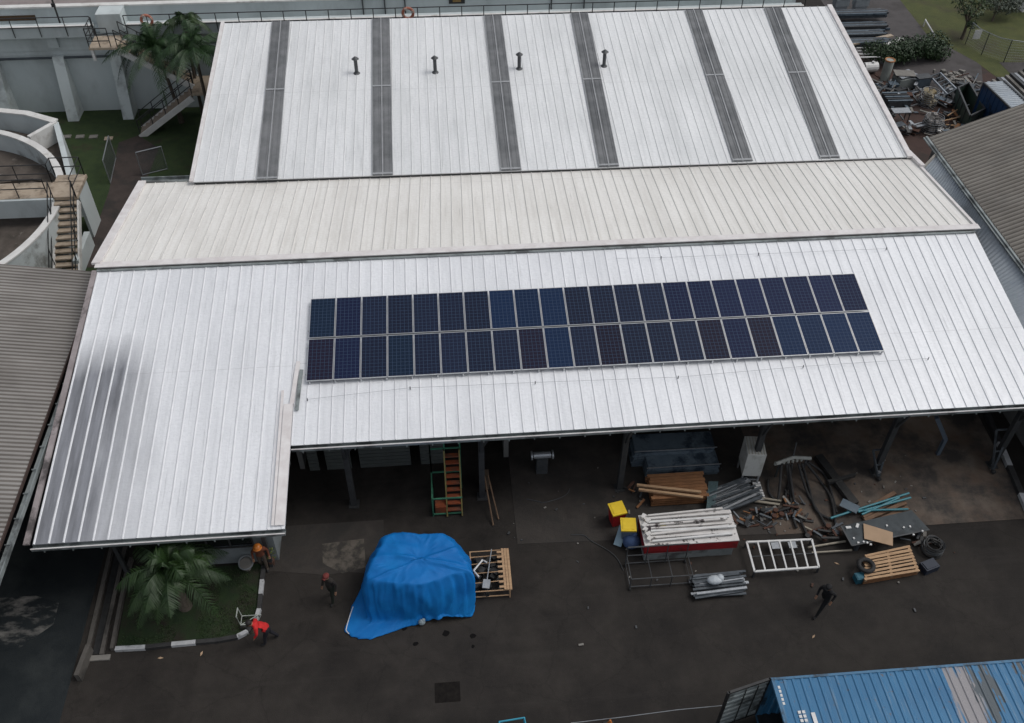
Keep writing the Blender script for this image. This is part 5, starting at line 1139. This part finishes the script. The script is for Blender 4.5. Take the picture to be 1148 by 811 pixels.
c0, c1, c2, c3 = at(970,622,.35), at(1020,612,.35), at(1031,640,.35), at(969,651,.35); t = T1('wooden_pallet', 'pale slatted wooden pallet lying in front of the dark steel plate', 'pallet', (c3.x,c3.y))
for k in range(8): b = MB(); s_ = (k+.3)/7.6; b.bar(c0.lerp(c3, s_+random.uniform(-.015,.015)), c1.lerp(c2, s_+random.uniform(-.02,.02)), random.choice((.07,.09,.11)), .025); b.build('slat', m_wood, t)
for s_ in (.03,.5,.97): b = MB(); b.bar(c0.lerp(c1, s_)-V3((0,0,.07)), c3.lerp(c2, s_)-V3((0,0,.07)), .09, .10); b.build('stringer', m_wood, t)
for s_ in (.1,.9): b = MB(); b.bar(c0.lerp(c3, s_)-V3((0,0,.23)), c1.lerp(c2, s_)-V3((0,0,.23)), .14, .2); b.build('block', m_wood2, t)
b = MB(); b.torus(at(971,634,.46), .26, .085, n=22); b.solo('tyre', m_rubber, at(971,634,.37), 'black tyre lying on the left side of the wooden pallet', 'tyre', smooth=True)
b = MB(); q = at(963,652); b.box(q+V3((0,.05,.15)), (.36,.3,.3), rz=.1); b.box(q+V3((0,.05,.31)), (.30,.24,.02), rz=.1); b.solo('teal_box', mat('teal_box', (.02,.12,.17), (.015,.09,.13), 3, .5), q, 'small teal box at the left foot of the wooden pallet', 'box')
t = T1('cable_coil', 'large tangled coil of black cable at the right corner of the dark plate', 'cable coil', at(1044,618)); q = at(1044,618)
for k in range(9): b = MB(); b.torus(q+V3((random.uniform(-.06,.06), random.uniform(-.06,.06), .05+k*.055)), .36+random.uniform(-.07,.06), .024, V3((random.uniform(-.18,.18), random.uniform(-.18,.18), 1)).normalized(), 22, 5); b.build('cable_turn', m_black if k % 3 else m_steel, t)
q = at(1040,638); b = MB(); b.box(q+V3((0,0,.15)), (.6,.4,.3), rz=.3); b.box(q+V3((0,0,.31)), (.5,.3,.04), rz=.3); b.solo('dark_box', mat('navy_box', (.012,.018,.035), (.02,.028,.045), 3, .5), q, 'low navy box on the asphalt below the cable coil', 'box')
# hand trucks standing on the slab
for i, (px, py) in enumerate(((984,538),(1112,530))):
    q = at(px, py); t = T1('tripod_stand', ('dark tapering hand truck parked on the brown slab below the middle of the right bays','tall dark tapering frame leaning beside the striped kerb')[i], ('hand truck','frame')[i], q)
    h = (1.3, 2.1)[i]; b = MB(); 
    for x in (-.28,.28): b.bar(q+V3((0,0,.05)), q+V3((x-.1,.5,h)), .07, .07)
    b.bar(q+V3((-.38,.5,h)), q+V3((.18,.5,h)), .06, .06); b.bar(q+V3((-.2,.25,h*.5)), q+V3((.12,.25,h*.5)), .05, .05); b.build('frame', m_darksteel, t)
    b = MB(); b.ball(q+V3((0,-.05,.12)), .10, 8, 6); b.build('caster', m_rubber, t); b = MB(); b.box(q+V3((0,.12,.35)), (.12,.1,.1)); b.build('light_bracket', m_galv, t)
b = MB(); b.bar(at(1050,468,2.2), at(1060,492,1.0), .16, .16); b.bar(at(1060,492,1.0), at(1060,492,1.0)-V3((0,0,1.0)), .14, .14); b.solo('bent_duct', mat('pale_blue_duct', (.09,.12,.15), (.07,.09,.12), 3, .5), V3((at(1060,492,1.0).x, at(1060,492,1.0).y, 0)), 'pale blue bent duct in the shade under the right part of the eave', 'duct')
# machine in the shade
q = at(607,528); t = T1('pedestal_machine', 'dim grey machine on a pedestal in the dark bay', 'machine', q); b = MB(); b.box(q+V3((0,0,.45)), (.45,.35,.9)); b.build('pedestal', m_steel, t); b = MB(); b.tube([q+V3((-.35,0,1.0)), q+V3((.35,0,1.0))], .14, 12); b.build('motor', m_galv, t)
for x in (-.42,.42): b = MB(); b.tube([q+V3((x-.03,0,1.0)), q+V3((x+.03,0,1.0))], .19, 14); b.build('wheel', m_galv, t)
# things cut by the bottom edge
q = at(574,817,1.0); t = T1('utility_cart', 'blue framed cart whose top edge shows at the bottom of the picture', 'cart', (q.x,q.y)); b = MB(); 
b.tube([q+V3((-.45,-.35,0)), q+V3((-.38,.25,0)), q+V3((.42,.32,0)), q+V3((.5,-.3,0)), q+V3((-.45,-.35,0))], .035, 6)
for v in ((-.45,-.35),(-.38,.25),(.42,.32),(.5,-.3)): b.tube([q+V3((*v,0)), q+V3((*v,-1.0))], .03, 6)
b.build('frame', mat('cyan_frame', (.04,.32,.45), (.03,.25,.36), 3, .5), t); b = MB(); b.box(q-V3((0,.05,.5)), (.8,.5,.5)); b.build('tray', m_darksteel, t)
q = at(683,815); t = T1('traffic_cone', 'small orange cone at the bottom edge of the picture beside the pale rope', 'cone', q); b = MB(); b.cyl(q+V3((0,0,.03)), .14, .45, 14, .03); b.build('cone', mat('cone_orange', (.5,.16,.03), (.4,.12,.02), 3, .6), t); b = MB(); b.box(q+V3((0,0,.015)), (.34,.34,.03)); b.build('base', m_rubber, t)

# ------------------------------------------------------------------ storage yard behind, top right
def box_thing(name, label, cat, px, py, z, dims, m_, rz=0, parts=None):
    q = at(px, py, 0); t = T1(name, label, cat, q); b = MB(); b.box(q+V3((0,0,z+dims[2]/2)), dims, rz=rz); b.build('body', m_, t); return t, q
for k in range(4):
    q = at(958+(k % 2)*4, 24+k*9); t = T1('steel_stack', ('rearmost dark steel stack at the top of the storage yard','second dark steel stack from the back of the storage yard','third dark steel stack from the back of the storage yard','dark steel stack nearest the hedge')[k], 'steel stack', q, 'long dark steel stacks in the yard')
    for j in range(6):
        for l in range(2):
            b = MB(); b.bar(q+V3((-1.6+random.uniform(-.15,.15),-.3+j*.13,.1+l*.2+.35*(k == 0))), q+V3((2.1+random.uniform(-.2,.2),-.3+j*.13+random.uniform(-.03,.03),.1+l*.2+.35*(k == 0))), .11, .15); b.build('steel_section', (m_darksteel, m_bluegrey, m_steel)[(j+l+k) % 3], t)
for k, px in enumerate((940, 962)):
    q = at(px, 14); b = MB(); b.box(q+V3((0,0,.8)), (1.05,.6,.5), rz=.08); b.box(q+V3((0,0,1.07)), (1.1,.65,.05), rz=.08); b.box(q+V3((0,0,.3)), (.9,.5,.6), rz=.08)
    b.solo('grey_crate', mat('pale_grey_crate', (.30,.33,.35), (.22,.25,.27), 3, .6), q, ('pale grey crate on the steel at the top edge, the left of a pair','pale grey crate on the steel at the top edge, the right of a pair')[k], 'crate', 'pale grey crates')
b = MB(); b.bar(at(944,52,.3), at(1000,40,.3), .3, .12); b.solo('tan_plank', m_tan, at(944,52), 'long tan plank along the front of the dark steel stacks', 'plank')
b = MB(); b.bar(at(993,52,.2), at(1012,44,.25), .35, .2); b.solo('pale_slab', m_wallw2, at(993,52), 'pale slab at the end of the hedge', 'slab')
t = T1('pipe_rack', 'white pipes on a small rack against the edge of the rear roof', 'pipe rack', at(968,60))
for k in range(4): b = MB(); b.tube([at(960+k, 54+k*3.5, .8), at(984+k, 54+k*3.3, .8)], .05, 7); b.build('pipe', m_white, t)
b = MB(); 
for px in (968,980): q = at(px, 62); b.bar(q+V3((0,.1,0)), q+V3((0,.1,.85)), .06, .06)
b.build('rack_frame', m_steel, t)
q = at(974,82); b = MB(); b.tube([q+V3((-.45,0,.4)), q+V3((.45,.05,.4))], .33, 14); b.tube([q+V3((.1,0,.7)), q+V3((.1,0,.82))], .09, 10); b.solo('white_drum', m_white, q, 'white drum lying beside the edge of the rear roof', 'drum')
q = at(990,93); t = T1('upright_tube', 'tall pale tube with an orange rusty rim standing in the yard', 'tube', q); b = MB(); b.cyl(q, .30, 1.6, 16); b.build('tube', mat('pale_tube_paint', (.36,.38,.35), (.27,.29,.27), 2, .6), t); b = MB(); b.torus(q+V3((0,0,1.6)), .29, .05, n=18); b.build('rim', mat('orange_rim', (.40,.18,.06), (.3,.12,.04), 3, .6), t)
t, q = box_thing('sheet_pile', 'pile of pale grey sheets right of the upright tube', 'sheet pile', 1012, 97, 0, (1.3,.9,.7), mat('light_grey_sheet', (.27,.29,.28), (.2,.22,.21), 3, .6), .2)
for k in range(4): b = MB(); b.box(q+V3((random.uniform(-.2,.2), random.uniform(-.1,.2), .73+k*.05)), (1.3,.8,.03), rz=random.uniform(-.3,.4)); b.build('sheet', m_conc if k % 2 else m_galv, t)
t, q = box_thing('machine_cabinet', 'slate grey cabinet lying beside the pale sheets in the yard', 'cabinet', 1031, 99, 0, (.95,.55,.8), m_bluegrey, .15); b = MB(); b.box(q+V3((0,0,.83)), (1.0,.6,.05), rz=.15); b.build('lid', m_steel, t)
t, q = box_thing('tarped_stack', 'low stack wrapped in dark sheeting in the middle of the yard', 'stack', 1003, 118, 0, (1.5,1.1,.55), m_darksteel, .05)
for k in range(5): b = MB(); b.bar(q+V3((-.8,-.5+k*.25,.6)), q+V3((.8,-.5+k*.25,.57)), .12, .06); b.build('batten', m_black if k % 2 else m_bluegrey, t)
t, q = box_thing('work_table', 'grey topped work table near the right edge of the rear roof', 'table', 1006, 137, .75, (1.1,.6,.06), m_galv, 0)
for x in (-.5,.5):
    for y in (-.25,.25): b = MB(); b.bar(q+V3((x,y,0)), q+V3((x,y,.75)), .05, .05); b.build('leg', m_steel, t)
def basket(px, py, r_, h, lab, mfill):
    q = at(px, py); t = T1('wire_basket', lab, 'basket', q, 'round wire baskets'); b = MB()
    for k in range(8): b.torus(q+V3((0,0,.03+h*k/7)), r_*(.86+.14*math.sin(math.pi*(k+1)/8)), .013, n=20, m=5)
    for k in range(20):
        a_ = k*math.pi/10; b.tube([q+V3((math.cos(a_)*r_*(.86+.14*math.sin(math.pi*(j+1)/8)), math.sin(a_)*r_*(.86+.14*math.sin(math.pi*(j+1)/8)), .03+h*j/7)) for j in range(8)], .012, 4)
    b.build('cage', m_galv, t); b = MB()
    for _ in range(34): b.box(q+V3((random.uniform(-.6,.6)*r_, random.uniform(-.6,.6)*r_, random.uniform(.1, h-.02))), (.3,.25,.2), rz=random.random()*3, rot=Matrix.Rotation(random.random()*3, 3, V3((random.random(),1,.3)).normalized()))
    b.build('contents', mfill, t)
basket(1043,147,.62,.95,'round wire basket heaped with pale grey scrap nearest the right shed',mat('pale_scrap', (.16,.15,.145), (.24,.23,.22), 4, .8))
basket(1039,117,.60,.9,'round wire basket with cream and yellow contents behind the other basket',mat('cream_scrap', (.36,.34,.27), (.30,.22,.10), 3, .8))
t = T1('ladder_frame', 'dark blue ladder frame with white rails lying in the yard', 'frame', at(1050,105)); b = MB(); p0, p1, p2, p3 = at(1043,86,.7), at(1054,82,.7), at(1072,100,.7), at(1062,106,.7)
b.bar(p0, p3, .08, .1); b.bar(p1, p2, .08, .1); b.build('white_rail', mat('grey_white_rail', (.34,.38,.42), (.25,.28,.32), 3, .5), t); b = MB()
for k in range(6): b.bar(p0.lerp(p3, k/5), p1.lerp(p2, k/5), .07, .07)
for c in (p0,p1,p2,p3): b.bar((c.x,c.y,0), c, .08, .08)
b.build('rung', m_darksteel, t)
def open_bin(pts, h, lab, m_, trim, cat='skip'):
    Q = [at(*p) for p in pts]; t = T1('open_skip', lab, cat, Q[0]); b = MB(); b.wall([(q.x,q.y) for q in Q], .08, 0, h, True); b.build('side', m_, t)
    b = MB(); 
    for i in range(4): b.bar(Q[i]+V3((0,0,h)), Q[(i+1) % 4]+V3((0,0,h)), .10, .09)
    for i in range(4):
        for k in range(1, 4): q = Q[i].lerp(Q[(i+1) % 4], k/4); b.bar(q+V3((0,0,0)), q+V3((0,0,h)), .16, .06) if i in (0,3) else None
    b.build('rim', trim, t); b = MB(); b.prism([(q.x,q.y) for q in Q], .0, .12); b.build('floor', m_rust, t); return t
open_bin(((1080,150),(1067,118),(1079,112),(1096,142)), 1.2, 'dark green open skip with pale rim beside the blue container in the yard', mat('dark_green_skip', (.025,.045,.035), (.035,.06,.05), 3, .5), m_steel)
YC = T1('storage_container', 'deep blue container with a pale ribbed top edge in the yard behind the right shed', 'container', at(1103,93,2.3))
c0, c1 = at(1103,93,2.3), at(1150,138,2.3); ax = (c1-c0).normalized(); sd2 = V3((ax.y, -ax.x, 0)) if ax.y < 0 else V3((-ax.y, ax.x, 0))
if sd2.x < 0: sd2 = -sd2
c0 = V3(c0); zz = lambda p, z: V3((p.x, p.y, z)); W2 = 1.3
mdb = mat('deep_blue_steel', (.012,.045,.12), (.02,.06,.15), 2, .5, c3=(.01,.02,.04), s3=1.3)
ribbed(zz(c0,0.1), zz(c1,.1), zz(c1,2.25), zz(c0,2.25), .45, .04, YC, 'side', [mdb], wtop=.1, wbase=.16, nv=1, wob=0)
ribbed(zz(c0,2.3), zz(c1,2.3), zz(c1+sd2*W2,2.3), zz(c0+sd2*W2,2.3), .22, .04, YC, 'top', [m_lean], wtop=.05, wbase=.10, nv=1, wob=0)
b = MB(); b.bar(zz(c0,2.3), zz(c1,2.3), .09, .1); b.bar(zz(c0,.06), zz(c1,.06), .09, .1); b.bar(zz(c0,0), zz(c0,2.3), .1, .1); b.bar(zz(c0+sd2*W2,2.32), zz(c1+sd2*W2,2.32), .12, .12); b.build('edge_frame', m_steel, YC)
b = MB(); b.bar(zz(c0,1.15)+sd2*W2/2, zz(c0,1.15)+sd2*W2/2+ax*.05, W2, 2.2); b.build('end_panel', mdb, YC)
a_ = at(1112,92,2.4); e1, e2_ = at(1150,128,2.4), at(1165,112,2.4); e3 = at(1125,78,2.4)
RS = T1('corrugated_stack', 'pile of long pale corrugated sheets and pipes beyond the blue container', 'sheet pile', at(1140,115))
for k in range(9):
    b = MB(); b.bar(at(1108+k*5, 92-k*1.6, .5), at(1152+k*6, 140-k*2.2, .5), .20, .08+.1*(k % 3)); b.build('sheet', (m_galv, m_conc, m_steel)[k % 3], RS)
b = MB(); b.bar(at(1051,146,.35), at(1066,150,.35), .3, .1); b.bar(at(1051,146,.1), at(1066,150,.1), .25, .3); b.solo('white_plank', m_wallw2, at(1051,148), 'short white slab between the wire basket and the right shed', 'slab')
for i, (p0, p1) in enumerate((((1056,136),(1092,128)),((1060,140),(1084,142)),((1062,130),(1082,118)))):
    b = MB(); b.tube([at(*p0, .5), at(*p1, .3)], .035, 6); b.solo('bamboo_pole', m_wood, at(*p0), ('pale pole right of the wire basket, the longest of three','pale pole right of the wire basket, the nearest of three','pale pole right of the wire basket, the rearmost of three')[i], 'pole')
hp_ = T1('scrap_heap', 'wide reddish heap of scrap beside the green skip', 'scrap heap', at(1070,140)); c = at(1070,142)
for k in range(40):
    a_ = random.uniform(0,3.14); o_ = c+V3((random.uniform(-1.0,1.0), random.uniform(-1.3,1.2), random.uniform(.05,.35))); b = MB(); b.bar(o_, o_+V3((math.cos(a_)*.6, math.sin(a_)*.5, random.uniform(-.05,.25))), random.uniform(.04,.2), .05); b.build('scrap_piece', (m_rust, m_steel, m_wood2, m_conc, m_darksteel)[k % 5], hp_)
hp_ = T1('scrap_heap', 'mixed heap of scrap, frames and pipes between the tube and the tables', 'scrap heap', at(1015,112)); c = at(1018,118)
for k in range(46):
    a_ = random.uniform(0,3.14); o_ = c+V3((random.uniform(-1.6,1.4), random.uniform(-1.6,1.6), random.uniform(.05,.3))); b = MB(); b.bar(o_, o_+V3((math.cos(a_)*.7, math.sin(a_)*.6, random.uniform(-.05,.2))), random.uniform(.04,.2), .05); b.build('scrap_piece', (m_bluegrey, m_steel, m_galv, m_conc, m_black)[k % 5], hp_)
hp_ = T1('rubble_pile', 'pale rubble pile at the end of the back road above the skip', 'rubble', at(1075,88)); c = at(1073,92); b = MB()
for k in range(60): b.box(c+V3((random.gauss(0,.55), random.gauss(0,.5), random.uniform(0,.3))), (random.uniform(.1,.4),random.uniform(.1,.3),random.uniform(.1,.25)), rz=random.random()*3)
b.build('rubble', m_conc, hp_)

# ------------------------------------------------------------------ more loose scrap and litter round the goods
random.seed(404)
for i, (cx0, cy0, sx, sy, n, lab) in enumerate(((858,585,.9,.35,26,'low heap of dark scrap in front of the pale battens'),(893,572,.5,.7,16,'dark scrap pieces lying among the black hoses'),(828,590,.7,.25,16,'offcuts between the red sided crate and the steel bundle'),(1030,606,.5,.4,14,'dark offcuts at the right corner of the steel plate'),(712,560,.25,.5,8,'few offcuts left of the orange brown timber stack'))):
    c = at(cx0, cy0); t = T1('scrap_heap', lab, 'scrap heap', c)
    for k in range(n):
        a_ = random.uniform(0,3.14); o_ = c+V3((random.uniform(-sx,sx), random.uniform(-sy,sy), random.uniform(.03,.2))); l = random.uniform(.15,.55)
        b = MB(); b.bar(o_, o_+V3((math.cos(a_)*l, math.sin(a_)*l*.7, random.uniform(-.03,.15))), random.uniform(.03,.14), .04); b.build('scrap_piece', (m_rust, m_steel, m_black, m_darksteel, m_conc, m_wood2)[random.randrange(6)], t)
b = MB()
for k in range(150):
    if k < 130: x, y, z = random.uniform(11,24.5), random.gauss(-4.2,1.5), .024
    else: x, y, z = random.uniform(7,12), random.gauss(-4.5,2.0), .022
    r_ = random.uniform(.012,.045); a_ = random.uniform(0,3.1); b.box((x,y,z+r_*.4), (r_*2*random.uniform(.6,2.2), r_*1.6, r_*.8), rz=a_); b.mi[-6:] = [random.choice((0,0,1,2))]*6
b.solo('litter', [m_conc, m_rust, m_steel], (12,-4,0), 'fine grit and tiny offcuts strewn over the yard in front of the open bays', 'litter', kind='stuff')
for i, (p0, p1, bend) in enumerate((((640,600),(700,640),.5),((590,560),(640,548),-.4))):
    a_, c_ = at(*p0,.02), at(*p1,.02); P_ = [a_.lerp(c_, k/14)+V3((math.sin(k*.7)*.12, math.sin(k/14*3.14)*bend, .02)) for k in range(15)]
    b = MB(); b.tube(P_, .014, 5); b.solo('cable', m_steel, a_, ('thin dark cable snaking over the asphalt left of the black wire cart','thin dark cable on the floor inside the middle bay')[i], 'cable')

# denser scrap in the storage yard
random.seed(505)
for i, (px, py, sx, sy, n, lab) in enumerate(((1000,104,.9,.8,30,'dense scrap pile left of the pale sheets in the yard'),(1060,118,.9,.9,34,'dense scrap pile between the cream basket and the green skip'),(1015,150,1.0,.7,26,'scrap under and in front of the grey work table'),(1085,100,.9,.8,26,'scrap pile beside the end of the blue yard container'),(1072,158,.8,.6,22,'low scrap pile against the right shed roof'),(984,108,.5,.8,18,'narrow scrap pile along the edge of the rear roof'))):
    c = at(px, py); t = T1('scrap_heap', lab, 'scrap heap', c)
    for k in range(n):
        a_ = random.uniform(0,3.14); o_ = c+V3((random.gauss(0,sx*.6), random.gauss(0,sy*.6), random.uniform(.05,.55))); l = random.uniform(.3,1.1); b = MB()
        if k % 4 == 0: b.box(o_, (random.uniform(.3,.7), random.uniform(.2,.5), random.uniform(.04,.3)), rz=a_)
        elif k % 4 == 1: b.tube([o_, o_+V3((math.cos(a_)*l, math.sin(a_)*l, random.uniform(-.1,.3)))], .04, 6)
        else: b.bar(o_, o_+V3((math.cos(a_)*l, math.sin(a_)*l, random.uniform(-.1,.25))), random.uniform(.05,.22), .05)
        b.build('scrap_piece', (m_rust, m_steel, m_galv, m_darksteel, m_conc, m_bluegrey, m_black)[random.randrange(7)], t)
